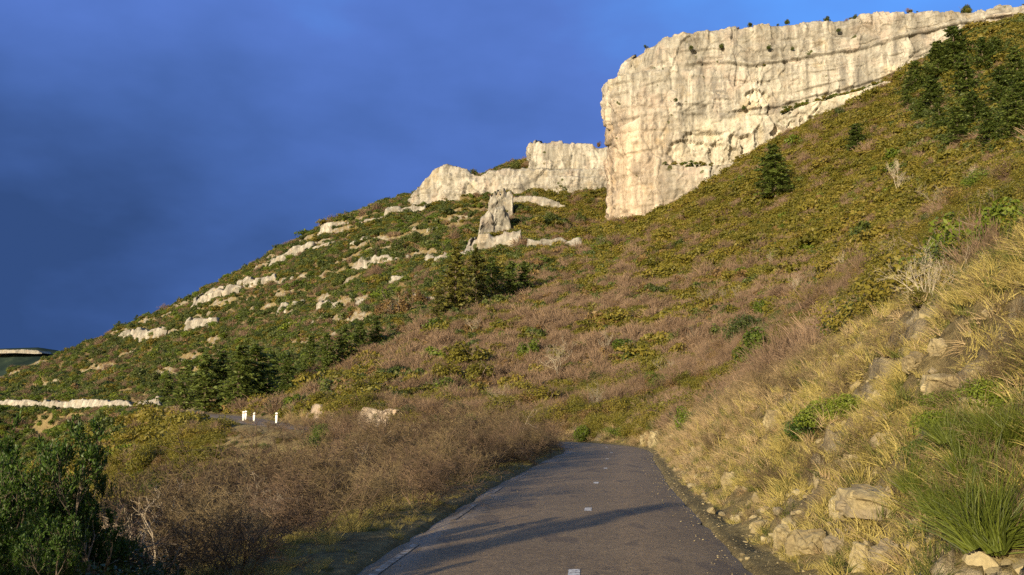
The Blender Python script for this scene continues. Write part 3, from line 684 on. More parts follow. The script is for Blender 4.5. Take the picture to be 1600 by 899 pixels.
def branches(rs, start, dirs, lens, rads, levels, kids, spread=0.7, curl=0.18, up=0.12, seg=4, shrink=0.58, rshrink=0.5, minr=0.0015):
    """grow curved branches; returns segments and the last level's points"""
    P0s, P1s, R0s, R1s = [], [], [], []; tips = None
    for lv in range(levels):
        n = len(start); p = start.copy(); d = dirs.copy(); hist = [p.copy()]; dh = [d.copy()]
        r = rads.copy()
        for k_ in range(seg):
            d = unit(d + rs.normal(size=(n, 3)) * curl + np.array([0, 0, up]))
            q = p + d * (lens / seg)[:, None]; rn = np.maximum(rads * (1 - 0.72 * (k_ + 1) / seg), minr)
            P0s.append(p); P1s.append(q); R0s.append(r); R1s.append(rn); p = q; r = rn; hist.append(p.copy()); dh.append(d.copy())
        tips = (np.concatenate(hist[1:]), np.concatenate(dh[1:]))
        if lv == levels - 1: break
        kk = kids[lv]; hi = np.array(hist); di = np.array(dh)
        idx = np.repeat(np.arange(n), kk); t = rs.uniform(0.22, 1.0, n * kk) * seg; i0 = np.minimum(t.astype(int), seg - 1); fr = (t - i0)[:, None]
        st = hi[i0, idx] * (1 - fr) + hi[i0 + 1, idx] * fr; dd = di[i0 + 1, idx]
        start = st; dirs = unit(dd + rs.normal(size=(len(st), 3)) * spread)
        lens = lens[idx] * shrink * rs.uniform(0.6, 1.25, len(st)) * (1.1 - 0.4 * t / seg); rads = np.maximum(rads[idx] * rshrink * (1.1 - 0.5 * t / seg), minr)
    return np.vstack(P0s), np.vstack(P1s), np.concatenate(R0s), np.concatenate(R1s), tips
def bare_mesh(rs, h, stems, levels=4, kids=(6, 6, 5), spread=0.65, lean=0.55, r0=0.02, up=0.12, curl=0.2, minr=0.002, tree=False, seg=4, shrink=.58):
    if tree:
        P0, P1, A, B, tp = branches(rs, np.zeros((stems, 3)), unit(np.array([[0, 0, 1.]]) + rs.normal(size=(stems, 3)) * 0.22), np.full(stems, h * 0.75), np.full(stems, r0), levels, kids, spread, curl, up, seg, shrink, 0.5, minr)
    else:
        a = rs.uniform(0, 2 * math.pi, stems); le = rs.uniform(0.1, 1, stems) * lean
        dirs = unit(np.stack([np.cos(a) * le, np.sin(a) * le, np.ones(stems)], -1))
        st = np.stack([np.cos(a) * le * .25, np.sin(a) * le * .25, np.zeros(stems) - 0.1], -1) * h * .4
        P0, P1, A, B, tp = branches(rs, st, dirs, h * rs.uniform(0.55, 0.85, stems), np.full(stems, r0), levels, kids, spread, curl, up, seg, shrink, 0.5, minr)
    return P0, P1, A, B, tp

# plant colours
M_bark = MB('grey brown bark', 0.9, .1); M_bark = M_bark.color(M_bark.ramp(M_bark.noise(9, 4), [(0.3, (0.07, 0.05, 0.035)), (0.7, (0.17, 0.135, 0.10))]))
def twig_mat(name, a, c):
    b = MB(name, 0.85, 0.15); oi = b.n.new('ShaderNodeObjectInfo')
    f = b.math('MULTIPLY_ADD', b.noise(0.5, 3), 0.7, b.math('MULTIPLY_ADD', oi.outputs['Random'], 0.9, -0.3))
    return b.color(b.ramp(f, [(0.1, a), (0.9, c)]))
M_twig = twig_mat('bare red brown twigs', (0.060, 0.040, 0.026), (0.135, 0.090, 0.058))
M_twigg = twig_mat('bare tawny twigs', (0.090, 0.064, 0.034), (0.17, 0.125, 0.066))
M_pale = twig_mat('pale bark', (0.21, 0.175, 0.125), (0.36, 0.31, 0.23))
M_far_twig = twig_mat('far bare twigs', (0.130, 0.086, 0.056), (0.205, 0.140, 0.092))
M_olive = leaf_mat('box leaves', [(0.095, 0.090, 0.012), (0.140, 0.128, 0.016), (0.19, 0.160, 0.022), (0.23, 0.170, 0.032)], .38)
M_green = leaf_mat('green leaves', [(0.065, 0.098, 0.010), (0.11, 0.150, 0.014), (0.17, 0.205, 0.020)], .38)
M_dark = leaf_mat('holm oak leaves', [(0.042, 0.058, 0.012), (0.070, 0.090, 0.017), (0.105, 0.120, 0.024)], .3)
M_rust = leaf_mat('dead oak leaves', [(0.13, 0.075, 0.028), (0.18, 0.115, 0.040), (0.23, 0.155, 0.058)], .3)
M_cedar = leaf_mat('cedar needles', [(0.055, 0.060, 0.012), (0.10, 0.10, 0.018), (0.16, 0.145, 0.028)], .25)
M_conif = leaf_mat('dark conifer needles', [(0.070, 0.100, 0.018), (0.105, 0.140, 0.026), (0.14, 0.175, 0.036)], .42)
M_laurel = leaf_mat('glossy evergreen leaves', [(0.022, 0.048, 0.007), (0.045, 0.088, 0.010), (0.085, 0.135, 0.018)], .3, 0.5, 0.3, 0.8)
M_straw = leaf_mat('dry grass', [(0.22, 0.180, 0.05), (0.38, 0.305, 0.09), (0.56, 0.46, 0.17)], .35, 0.7, .2, .6)
M_tan = leaf_mat('pinkish dry grass', [(0.26, 0.175, 0.088), (0.40, 0.29, 0.15), (0.52, 0.40, 0.23)], .35, 0.7, .2, .6)
M_grass = leaf_mat('green grass', [(0.05, 0.065, 0.012), (0.09, 0.105, 0.020), (0.17, 0.165, 0.045)], .35, 0.7, .2, .6)
M_broom = leaf_mat('bright green broom stems', [(0.05, 0.065, 0.010), (0.095, 0.12, 0.014), (0.17, 0.18, 0.03)], .3, 0.5, .3, .7)

def grass_tuft(rs, n, h, wdt, spread=0.5, bend=0.5, r=0.12, droop=0.0):
    a = rs.uniform(0, 2*math.pi, n); rr = r * np.sqrt(rs.rand(n)); b0 = np.stack([np.cos(a)*rr, np.sin(a)*rr, np.full(n, -0.03)], -1)
    a2 = a + rs.normal(size=n) * 0.8; ln = h * rs.uniform(0.45, 1.15, n); sp = rs.uniform(0.05, 1, n) * spread
    d = np.stack([np.cos(a2)*sp, np.sin(a2)*sp, np.ones(n)], -1); d = unit(d)
    side = unit(np.cross(d, rs.normal(size=(n, 3)))); V = []; k = 4
    p = b0; out_ = np.stack([np.cos(a2), np.sin(a2), np.zeros(n)], -1)
    for i in range(k):
        w_ = wdt * (1 - i / (k - 0.7)); V += [p - side * w_, p + side * w_]
        d = unit(d + out_ * bend * 0.33 - np.array([0, 0, droop]) * i * 0.3); p = p + d * (ln / (k - 1))[:, None]
    V = np.stack(V, 1); base = (np.arange(n) * 2 * k)[:, None]; F_ = []
    for i in range(k - 1): F_.append(np.concatenate([base + 2*i, base + 2*i + 1, base + 2*i + 3, base + 2*i + 2], 1))
    return V.reshape(-1, 3), np.vstack(F_)

# ------------------------------------------------------------------ masses nobody could count: scattered over the ground
def scatter(name, protos, pts, scl, pid, rotz=None, tilt=None, label='', cat='', seed=0):
    rs = np.random.RandomState(seed + 77)
    n = len(pts); rz = rs.uniform(0, 6.283, n) if rotz is None else rotz
    tl = rs.normal(size=(n, 2)) * 0.08 if tilt is None else tilt
    c = bpy.data.collections.new(name + '_kinds')
    names = []
    for i, p in enumerate(protos): c.objects.link(p); names.append(p.name)
    order = np.argsort(np.argsort(names)); pid = order[np.asarray(pid)]
    me = bpy.data.meshes.new(name); me.vertices.add(n); me.vertices.foreach_set('co', np.asarray(pts, np.float32).ravel())
    a = me.attributes.new('turn', 'FLOAT_VECTOR', 'POINT'); a.data.foreach_set('vector', np.stack([tl[:, 0], tl[:, 1], rz], -1).astype(np.float32).ravel())
    scl = np.asarray(scl, np.float32)
    if scl.ndim == 1: scl = np.stack([scl] * 3, -1)
    a = me.attributes.new('size', 'FLOAT_VECTOR', 'POINT'); a.data.foreach_set('vector', scl.ravel())
    a = me.attributes.new('which', 'INT', 'POINT'); a.data.foreach_set('value', pid.astype(np.int32))
    o = bpy.data.objects.new(name, me); COL.objects.link(o)
    g = bpy.data.node_groups.new(name, 'GeometryNodeTree')
    g.interface.new_socket('Geometry', in_out='INPUT', socket_type='NodeSocketGeometry'); g.interface.new_socket('Geometry', in_out='OUTPUT', socket_type='NodeSocketGeometry')
    gi = g.nodes.new('NodeGroupInput'); go = g.nodes.new('NodeGroupOutput')
    ci = g.nodes.new('GeometryNodeCollectionInfo'); ci.inputs['Collection'].default_value = c; ci.inputs['Separate Children'].default_value = True; ci.inputs['Reset Children'].default_value = True
    ip = g.nodes.new('GeometryNodeInstanceOnPoints'); ip.inputs['Pick Instance'].default_value = True
    def at_(nm, ty):
        x = g.nodes.new('GeometryNodeInputNamedAttribute'); x.data_type = ty; x.inputs['Name'].default_value = nm; return x.outputs['Attribute']
    g.links.new(gi.outputs[0], ip.inputs['Points']); g.links.new(ci.outputs[0], ip.inputs['Instance'])
    g.links.new(at_('which', 'INT'), ip.inputs['Instance Index'])
    g.links.new(at_('turn', 'FLOAT_VECTOR'), ip.inputs['Rotation']); g.links.new(at_('size', 'FLOAT_VECTOR'), ip.inputs['Scale'])
    g.links.new(ip.outputs[0], go.inputs[0])
    md = o.modifiers.new('scatter', 'NODES'); md.node_group = g
    tag(o, label, cat, kind='stuff'); return o

RS = np.random.RandomState
def P_leaf(name, seed, n, rad, leaf, mat, **k):
    V, Fq = leafcloud(RS(seed), n, rad, leaf, **k); return mesh_np(name, V, Fq, mat, link=False)
def P_twig(name, seed, n, h, mat, wdt=0.012, spread=1.0):
    """far-off bare shrub: a haze of fine shoots"""
    rs = RS(seed); a = rs.uniform(0, 6.283, n); e = rs.uniform(0.15, 1.0, n)**0.7
    d = unit(np.stack([np.cos(a) * spread * (1 - e) * 1.4, np.sin(a) * spread * (1 - e) * 1.4, 0.35 + e], -1))
    t = rs.uniform(0.1, 0.95, n)[:, None] * h * rs.uniform(.75, 1.1, n)[:, None]
    st = d * t * .75; d2 = unit(d + rs.normal(size=(n, 3)) * 0.45); ln = h * rs.uniform(0.12, 0.32, n)[:, None]
    V1 = quads(st + d2 * ln / 2, d2 * ln / 2, unit(np.cross(d2, rs.normal(size=(n, 3)))) * wdt)
    k = 9; a = rs.uniform(0, 6.283, k); d3 = unit(np.stack([np.cos(a) * .6, np.sin(a) * .6, np.ones(k)], -1))
    V2 = tubes(np.zeros((k, 3)), d3 * h * .8, np.full(k, .03), np.full(k, .008))
    V, Fs = join([V1, V2]); return mesh_np(name, V, Fs, mat, link=False)

protos = []
def add(o): protos.append(o); return len(protos) - 1
K = {}
K['olive'] = [add(P_leaf('box_bush', 10 + i, 620, (1.3, 1.3, 1.25), 0.12, M_olive, lumps=12, up=.6)) for i in range(3)]
K['green'] = [add(P_leaf('green_bush', 20 + i, 560, (1.2, 1.2, 1.2), 0.12, M_green, lumps=11, up=.6)) for i in range(2)]
K['dark'] = [add(P_leaf('dark_bush', 30 + i, 500, (1.1, 1.1, 1.4), 0.13, M_dark, lumps=9)) for i in range(3)]
K['rust'] = [add(P_leaf('rusty_bush', 40 + i, 380, (1.0, 1.0, 1.3), 0.12, M_rust, lumps=8, gap=.25)) for i in range(2)]
K['twig'] = [add(P_twig('twiggy_shrub', 50 + i, 700, 1.6, M_far_twig, spread=1.3)) for i in range(4)]
K['tan'] = []
for i in range(2):
    V, Fq = grass_tuft(RS(60 + i), 70, 0.6, 0.016, 0.8, 0.6, 0.35); K['tan'].append(add(mesh_np('dry_tuft', V, Fq, M_tan, link=False)))

NK = {'olive': [add(P_leaf('small_box_bush', 15 + i, 3200, (1.2, 1.2, 1.25), 0.042, M_olive, lumps=13, up=.6)) for i in range(2)], 'green': [add(P_leaf('small_green_bush', 25 + i, 3200, (1.2, 1.2, 1.2), 0.042, M_green, lumps=12, up=.6)) for i in range(2)],
      'dark': [add(P_leaf('small_dark_bush', 35, 3200, (1.1, 1.1, 1.4), 0.042, M_dark, lumps=11))], 'rust': [add(P_leaf('small_rusty_bush', 45, 2400, (1.0, 1.0, 1.3), 0.042, M_rust, lumps=10, gap=.25))],
      'twig': [add(P_twig('small_twiggy_shrub', 55 + i, 1500, 1.6, M_far_twig, wdt=.005, spread=1.2)) for i in range(2)]}
rs = RS(3)
NS = 90000
A_ = rs.uniform(-43, 43, NS * 2) * math.pi / 180; r_ = np.sqrt(rs.uniform(34**2, 440**2, NS * 2))
near = rs.uniform(0, 1, 5000); A2 = rs.uniform(-38, 42, 5000) * math.pi / 180; r2 = np.sqrt(20**2 + near * (60**2 - 20**2))
A_ = np.concatenate([A_, A2]); r_ = np.concatenate([r_, r2])
x = np.sin(A_) * r_; y = np.cos(A_) * r_
z, d, s, _rk = H(x, y, True)
U, Vv = pix(x, y, z)
zx = H(x + 0.6, y); zy = H(x, y + 0.6); slope = np.hypot(zx - z, zy - z) / 0.6
ok = (np.abs(d) > HW + 1.2)
wd = np.interp(s, bs, bw)
ok &= ~((d > 0) & (d < HW + wd + 0.8) & (s < 48))
ok &= ~((d < 0) & (d > -24) & (s < 66) & (s > -60))       # the thicket beside the road is planted shrub by shrub
ok &= ~((d < 0) & (np.abs(d) < HW + 2.5))
ok &= ~((s > 170) & (d < 7) & (d > -2.6))
ok &= ~((s > 62) & (s < 115) & (d < 0) & (d > -3.6) & (U > 372) & (U < 475))
big = sm(60, 260, r_)
dens = 1.0 - 0.25 * sm(100, 300, r_)
left = sm(30, -40, x) * sm(110, 170, y)
rockpatch = noise(x/22, y/9, 31) + .5 * noise(x/6, y/4, 33)
dens = np.where(left > .5, dens * (1.0 - 0.6 * sm(0.1, 0.7, rockpatch)), dens)
dens = dens * np.where((slope > 1.3) & (left > .5) & (d > 0), 0.4, 1)
ok &= rs.rand(len(x)) < dens
# which kind grows where
n1 = noise(x/22, y/22, 5) + .4 * noise(x/6, y/6, 6); n2 = noise(x/9, y/9, 9) + .5 * noise(x/4, y/4, 10); n3 = noise(x/60, y/60, 12)
w_ = {k_: np.full(len(x), 0.02) for k_ in K}
purple = np.exp(-((U - 960)/380)**2 - ((Vv - 560)/115)**2) ; up_right = sm(900, 1250, U) * sm(560, 380, Vv)
w_['twig'] += 0.10 + 0.9 * sm(0, .6, n2) + 1.6 * purple * sm(-.45, .35, n2) + 0.25 * up_right
w_['olive'] += 0.4 + 2.0 * sm(-.1, .4, n1) + 1.0 * up_right
w_['green'] += 0.22 * sm(-.1, .5, n2) + 0.35 * up_right * sm(0, .5, n3) + 0.7 * sm(1350, 1600, U) * sm(260, 420, Vv) * sm(520, 380, Vv)
w_['dark'] += 0.15 + 1.6 * left * sm(-.2, .5, n1) + 0.5 * sm(0.2, .6, -n1) * (1 - up_right) + 0.8 * sm(1400, 1600, U) * sm(280, 160, Vv)
w_['rust'] += 0.22 + 0.6 * sm(.1, .6, n2) * (1 - left)
w_['tan'] += 0.9 * left * sm(.2, -.4, n1) + 0.25
w_['olive'] *= (1 - .55 * left) * (1 - .5 * np.clip(purple * 1.2, 0, 1)); w_['dark'] += 1.6 * sm(1380, 1460, U) * sm(270, 200, Vv) + .5 * left; w_['green'] += .35 * left
w_['green'] += .5 * sm(300, 100, U) * sm(560, 640, Vv)
order = list(K); Wt = np.stack([w_[k_] for k_ in order], -1)**1.7; Wt /= Wt.sum(1, keepdims=True)
ch = (rs.rand(len(x), 1) > np.cumsum(Wt, 1)).sum(1).clip(0, len(order) - 1)
pid = np.zeros(len(x), int)
for i, k_ in enumerate(order):
    mk = ch == i; pid[mk] = np.array(K[k_])[rs.randint(0, len(K[k_]), mk.sum())]
    if k_ in NK: mk = mk & (r_ < 85); pid[mk] = np.array(NK[k_])[rs.randint(0, len(NK[k_]), mk.sum())]
size = rs.uniform(0.5, 1.2, len(x)) * np.exp(.35 * noise(x/9, y/9, 71)) * np.where(left > .5, 0.95, 1.15) * (0.95 + 0.5 * big)
size = np.where(ch == order.index('tan'), size * 1.3, size)
size = np.where((r_ < 60), size * .8, size); size = np.where(rs.rand(len(x)) < .05, size * 1.6, size)
size = np.where((U > 350) & (U < 475) & (y < 88), size * .4, size)
idx = np.where(ok)[0]
print('scrub plants', len(idx))
sc3 = np.stack([size * rs.uniform(.85, 1.3, len(x)), size * rs.uniform(.85, 1.3, len(x)), size * rs.uniform(.7, 1.15, len(x))], -1)
scatter('hillside_scrub', protos, np.stack([x, y, z - 0.12], -1)[idx], sc3[idx], pid[idx], label='low scrub of box, oak and bare bushes covering the hillsides', cat='scrub')

# dry grass on the cut bank, on the verges, on the crest
tp = []
def addt(lst, o): lst.append(o); return len(lst) - 1
gk = []
for i in range(4):
    V, Fq = grass_tuft(RS(100 + i), 60, 0.30, 0.0052, 1.1, 0.9, 0.16, .3); addt(gk, mesh_np('straw_tuft', V, Fq, M_straw, link=False))
for i in range(3):
    V, Fq = grass_tuft(RS(110 + i), 60, 0.32, 0.0052, 1.2, 1.0, 0.18, .4); addt(gk, mesh_np('tan_tuft', V, Fq, M_tan, link=False))
for i in range(3):
    V, Fq = grass_tuft(RS(120 + i), 70, 0.22, 0.0052, 1.0, 0.5, 0.18, .1); addt(gk, mesh_np('green_tuft', V, Fq, M_grass, link=False))
for i in range(2):
    P0, P1, A, B, tps_ = bare_mesh(RS(130 + i), 0.5, 9, 3, (5, 4), .7, 1.2, .004, minr=.0014, seg=3); V, Fq = tubes(P0, P1, A, B); addt(gk, mesh_np('dry_stalks', V, Fq, M_twigg, link=False))
n = 46000
s_ = -4 + 110 * rs.rand(n)**1.8; e_ = rs.uniform(0.05, 1, n)**0.9 * 7.2
c = road_at(s_); nn = road_nrm(s_); x = c[:, 0] + nn[:, 0] * (HW + e_); y = c[:, 1] + nn[:, 1] * (HW + e_)
z, d, s, rk = H(x, y, True); wd = np.interp(s, bs, bw)
zx = H(x + .15, y); zy = H(x, y + .15); sl = np.hypot(zx - z, zy - z) / .15
cl = noise(x/1.1, y/1.1, 40) + .5 * noise(x/.4, y/.4, 41)
dens = (0.85 + .15 * sm(12, 30, s)) * sm(-0.55, 0.25, cl) * sm(0.0, 0.6, d - HW) * np.where(sl > 1.6, 0.25, 1.0)
dens *= 1 - 0.6 * rk * sm(wd * 1.0, wd * .7, d - HW)
dens *= 1 - 0.35 * sm(0.9, 0.2, np.abs((d - HW) - 0.9)) * sm(20, 10, s)
keep = (rs.rand(n) < dens) & (d > HW + .03)
pinkish = sm(14, 30, s)
kind = np.where(rs.rand(n) < 0.12 + 0.75 * pinkish, 4 + rs.randint(0, 3, n), rs.randint(0, 4, n))
kind = np.where(rs.rand(n) < 0.14 + 0.4 * sm(0, .6, noise(x/2.2, y/2.2, 50)), 7 + rs.randint(0, 3, n), kind)
kind = np.where(rs.rand(n) < 0.045, 10 + rs.randint(0, 2, n), kind)
sz = rs.uniform(.55, 1.35, n) * (0.45 + 0.5 * sm(0.3, 1.6, d - HW)) * (1 + .8 * sm(15, 50, s))
i_ = np.where(keep)[0]; print('bank grass', len(i_))
# blades lean downhill, to the road
tl = np.stack([rs.normal(size=n) * .38, -0.12 + rs.normal(size=n) * .35], -1)
scatter('dry_grass', gk, np.stack([x, y, z], -1)[i_], sz[i_], kind[i_], tilt=tl[i_], label='dry straw-coloured grass on the cut bank right of the road', cat='grass')
gk2 = []
for i in range(2):
    V, Fq = grass_tuft(RS(140 + i), 90, 0.16, 0.004, 0.9, 0.6, 0.16, .1); addt(gk2, mesh_np('green_tuft', V, Fq, M_grass, link=False))
for i in range(2):
    V, Fq = grass_tuft(RS(150 + i), 80, 0.30, 0.0036, 0.7, 0.6, 0.14, .2); addt(gk2, mesh_np('tan_tuft', V, Fq, M_straw, link=False))
n = 15000
s_ = -6 + 72 * rs.rand(n)**1.3; e_ = 5.0 * rs.rand(n)**1.1
c = road_at(s_); nn = road_nrm(s_); x = c[:, 0] - nn[:, 0] * (HW + e_); y = c[:, 1] - nn[:, 1] * (HW + e_)
z, d, s, rk = H(x, y, True); cl = noise(x/.9, y/.9, 44)
keep = (rs.rand(n) < .75 * sm(-.4, .4, cl) * sm(0.02, .5, -d - HW)) & (d < -HW - .02)
kind = np.where(rs.rand(n) < .35, rs.randint(0, 2, n), 2 + rs.randint(0, 2, n)); i_ = np.where(keep)[0]
scatter('verge_grass', gk2, np.stack([x, y, z], -1)[i_], (rs.uniform(.4, 1.1, n) * (.5 + .5 * sm(.3, 1.5, e_)))[i_], kind[i_], label='short green and dry grass on the left verge', cat='grass')

# scrub on the top of the big cliff and on its ledges
pp = np.array(big_plan, float); rs = RS(61)
Dof = lambda u: np.interp(u, pp[4:, 0], pp[4:, 1])
n = 700; u = rs.uniform(1010, 1700, n); bk_ = rs.uniform(1.5, 22, n); D = Dof(u)
keep = rs.rand(n) < sm(-.3, .4, noise(u/22, bk_/8, 3)) * sm(1000, 1180, u)
q = P(u, top_f(u), D); q[:, 1] += bk_; q[:, 2] += .0
kinds = np.array([protos.index(protos[i]) for i in K['olive'] + K['dark'] + K['twig'] + K['rust']])
scatter('clifftop_scrub', protos, q[keep], (rs.uniform(.35, .95, n))[keep], kinds[rs.randint(0, len(kinds), n)][keep], label='low scrub along the brow of the big cliff', cat='scrub')
n = 420; u = np.concatenate([rs.uniform(1222, 1450, 260), rs.uniform(1035, 1110, 60), rs.uniform(1000, 1500, 100)]); vv = np.concatenate([led2_f(u[:260]) + 13 + rs.normal(size=260) * 2.0, 262 + rs.normal(size=60) * 2.5, led_f(u[320:]) + 1 + rs.normal(size=100) * 1.5])
keep = np.concatenate([np.ones(260, bool), np.ones(60, bool), noise(u[320:]/25, 3.0) > .1])
q = P(u, vv, Dof(u) - .3); q[:, 1] += np.concatenate([rs.uniform(-3.0, 1.0, 260), rs.uniform(-3, 0, 60), np.full(100, 1.2)])
kinds = np.array(K['olive'] + K['dark'] + K['green'])
scatter('ledge_scrub', protos, q[keep], (rs.uniform(.3, .85, n) * np.where(np.arange(n) >= 320, .6, 1))[keep], kinds[rs.randint(0, len(kinds), n)][keep], label='green scrub growing along the ledges of the big cliff', cat='scrub')
# ------------------------------------------------------------------ single plants
def copy_thing(o, loc, rz, scl, label, group=None):
    c = o.copy(); COL.objects.link(c); c.location = loc; c.rotation_euler = (0, 0, rz); c.scale = scl if isinstance(scl, tuple) else (scl,) * 3
    for ch in o.children:
        k_ = ch.copy(); COL.objects.link(k_); k_.parent = c
    c['label'] = label
    if group: c['group'] = group
    return c
class Kind:
    """the first plant of a kind is built, the rest are copies of it and its parts"""
    def __init__(s, makers, cat, height=1.0): s.mk = makers; s.made = [None] * len(makers); s.cat = cat; s.h = height; s.i = 0
    def put(s, loc, h, label, rz=None, var=None, group=None, wide=1.0):
        v = s.i % len(s.mk) if var is None else var; s.i += 1
        rz = random.uniform(0, 6.28) if rz is None else rz
        k_ = h / s.h; sc = (k_ * wide, k_ * wide, k_); loc = (float(loc[0]), float(loc[1]), float(loc[2]))
        if s.made[v] is None:
            o = s.mk[v](); s.made[v] = o; o.location = loc; o.rotation_euler = (0, 0, rz); o.scale = sc
            tag(o, label, s.cat, group); return o
        src = s.made[v]; c = copy_thing(src, loc, rz, sc, label, group)
        if not group and 'group' in c: del c['group']
        return c
random.seed(4)
def m_bare(seed, h, mat, name='bare_shrub', **k):
    def f():
        P0, P1, A, B, tp = bare_mesh(RS(seed), h, **k); V, Fq = tubes(P0, P1, A, B); return mesh_np(name, V, Fq, mat)
    return f
def m_leafy(name, seed, n, rad, leaf, mat, stems=5, **k):
    def f():
        e = empty(name); V, Fq = leafcloud(RS(seed), n, rad, leaf, **k); mesh_np('foliage', V, Fq, mat, e)
        rs = RS(seed + 1); P0, P1, A, B, tp = bare_mesh(rs, rad[2], stems, 3, (4, 3), .6, .6, .03 * rad[2], seg=3); V, Fq = tubes(P0, P1, A, B); mesh_np('stems', V, Fq, M_bark, e)
        return e
    return f
def m_conifer(seed, h=10.0, wide=3.2, mat=None, flat=0.7, gap=0.0, name='conifer', whorls=26, bare=0.1, pw=0.8, tier=False):
    def f():
        rs = RS(seed); e = empty(name)
        k = 9; zz = np.linspace(0, h, k); ax = np.cumsum(rs.normal(size=(k, 2)) * 0.05, 0)
        pt = np.concatenate([ax, zz[:, None]], 1); rr = 0.021 * h * (1 - zz / h)**.9 + 0.012
        V, Fq = tubes(pt[:-1], pt[1:], rr[:-1], rr[1:], 8)
        Q, A_, B_ = [], [], []; S0, S1 = [], []
        for wi in range(whorls):
            t = bare + (1 - bare) * (wi + rs.uniform(-.3, .3)) / whorls; t = min(max(t, 0.05), 0.99)
            z0 = t * h; L0 = wide * ((1 - t)**pw) * rs.uniform(0.62, 1.15) + 0.15
            if tier and rs.rand() < .2: L0 *= 0.5
            for bi in range(rs.randint(5, 8)):
                if rs.rand() < gap: continue
                a = rs.uniform(0, 6.283); Lb = L0 * rs.uniform(0.55, 1.12); rise = rs.uniform(-.12, .22)
                d = np.array([math.cos(a), math.sin(a), rise]); sd = np.array([-math.sin(a), math.cos(a), 0])
                p0 = np.array([0, 0, z0]); nq = int(9 + Lb * 8)
                tt = rs.uniform(0.18, 1.0, nq); pos = p0 + d[None] * (Lb * tt)[:, None] + sd[None] * (rs.normal(size=nq) * 0.22 * Lb * (1.15 - tt))[:, None]
                pos[:, 2] += rs.normal(size=nq) * 0.07 * (1.4 - flat) * 2 - 0.10 * Lb * tt**2
                S0.append(p0); S1.append(p0 + d * Lb * .92 - np.array([0, 0, .1 * Lb]))
                dirn = unit(d[None] * .6 + sd[None] * rs.normal(size=(nq, 1)) * 0.8 + rs.normal(size=(nq, 3)) * np.array([.3, .3, .22 / flat]))
                nz = unit(np.array([[0, 0, 1.]]) * flat + rs.normal(size=(nq, 3)) * 0.45); sid = unit(np.cross(nz, dirn))
                ln = rs.uniform(.17, .38, (nq, 1)) * (h / 10)**.5
                Q.append(pos); A_.append(dirn * ln); B_.append(sid * ln * .42)
        V1 = quads(np.vstack(Q), np.vstack(A_), np.vstack(B_))
        mesh_np('crown', V1[0], V1[1], mat, e)
        S0 = np.array(S0); S1 = np.array(S1); V2 = tubes(S0, S1, np.full(len(S0), .028 * h / 10 + .01), np.full(len(S0), .008)); Vj, Fj = join([(V, Fq), V2]); mesh_np('trunk', Vj, Fj, M_bark, e)
        return e
    return f

cedar = Kind([m_conifer(500, mat=M_cedar, wide=4.3, whorls=30, gap=.05, pw=.62, tier=True, bare=.03), m_conifer(501, mat=M_cedar, wide=3.7, whorls=26, gap=.15, pw=.6, tier=True)], 'cedar tree', 10)
pine = Kind([m_conifer(510, mat=M_conif, wide=3.9, whorls=30, pw=.48, tier=True), m_conifer(511, mat=M_conif, wide=4.6, whorls=28, pw=.5, gap=.05, tier=True), m_conifer(512, mat=M_conif, wide=4.0, whorls=26, pw=.55, gap=.15, bare=.18)], 'conifer', 10)
def by_px(kind, u, v, hpx, label, D=None, **k):
    q = hit(u, v) if D is None else at(u, D)
    t = q[1] * CP + (q[2] - EYE) * SP
    return kind.put(q, hpx * t / F, label, **k)
by_px(cedar, 712, 496, 112, 'tall golden-green cedar, tallest of the trees standing below the rock rib', var=0)
by_px(cedar, 744, 482, 98, 'golden-green cedar touching the right side of the tallest cedar', var=1)
by_px(cedar, 686, 505, 60, 'short golden-green cedar at the left foot of the tallest cedar', var=1)
for u, v, h_, lb in [(768, 470, 70, 'dark green conifer just right of the golden cedars'), (798, 470, 62, 'dark green conifer second from the golden cedars'), (820, 462, 55, 'dark green conifer at the right end of the cedar clump'),
        (484, 585, 62, 'conifer at the left end of the dark row left of the golden cedars'), (510, 590, 70, 'conifer second from the left in the dark row on the left hillside'), (535, 575, 66, 'broad conifer in the middle of the dark row on the left hillside'),
        (562, 560, 58, 'conifer fourth from the left in the dark row on the left hillside'), (586, 545, 50, 'small conifer at the right end of the dark row on the left hillside')]:
    by_px(pine, u, v, h_, lb)
for u, D, h_, lb in [(262, 150, 60, 'conifer at the far left end of the grove behind the white posts'), (288, 135, 84, 'wide green conifer left in the grove behind the white posts'), (318, 125, 92, 'green conifer with low boughs in the grove left of the white posts'),
        (345, 128, 98, 'very dark conifer left of centre in the grove behind the white posts'), (372, 120, 104, 'tallest very dark conifer directly above the white posts'), (398, 124, 98, 'very dark conifer above the second white post'),
        (418, 130, 78, 'smaller dark conifer at the right of the grove behind the white posts'), (448, 122, 64, 'fresh green conifer between the white posts and the tawny cutting')]:
    q = at(u, D); pine.put(q, h_ * D / F, lb, wide=1.15)
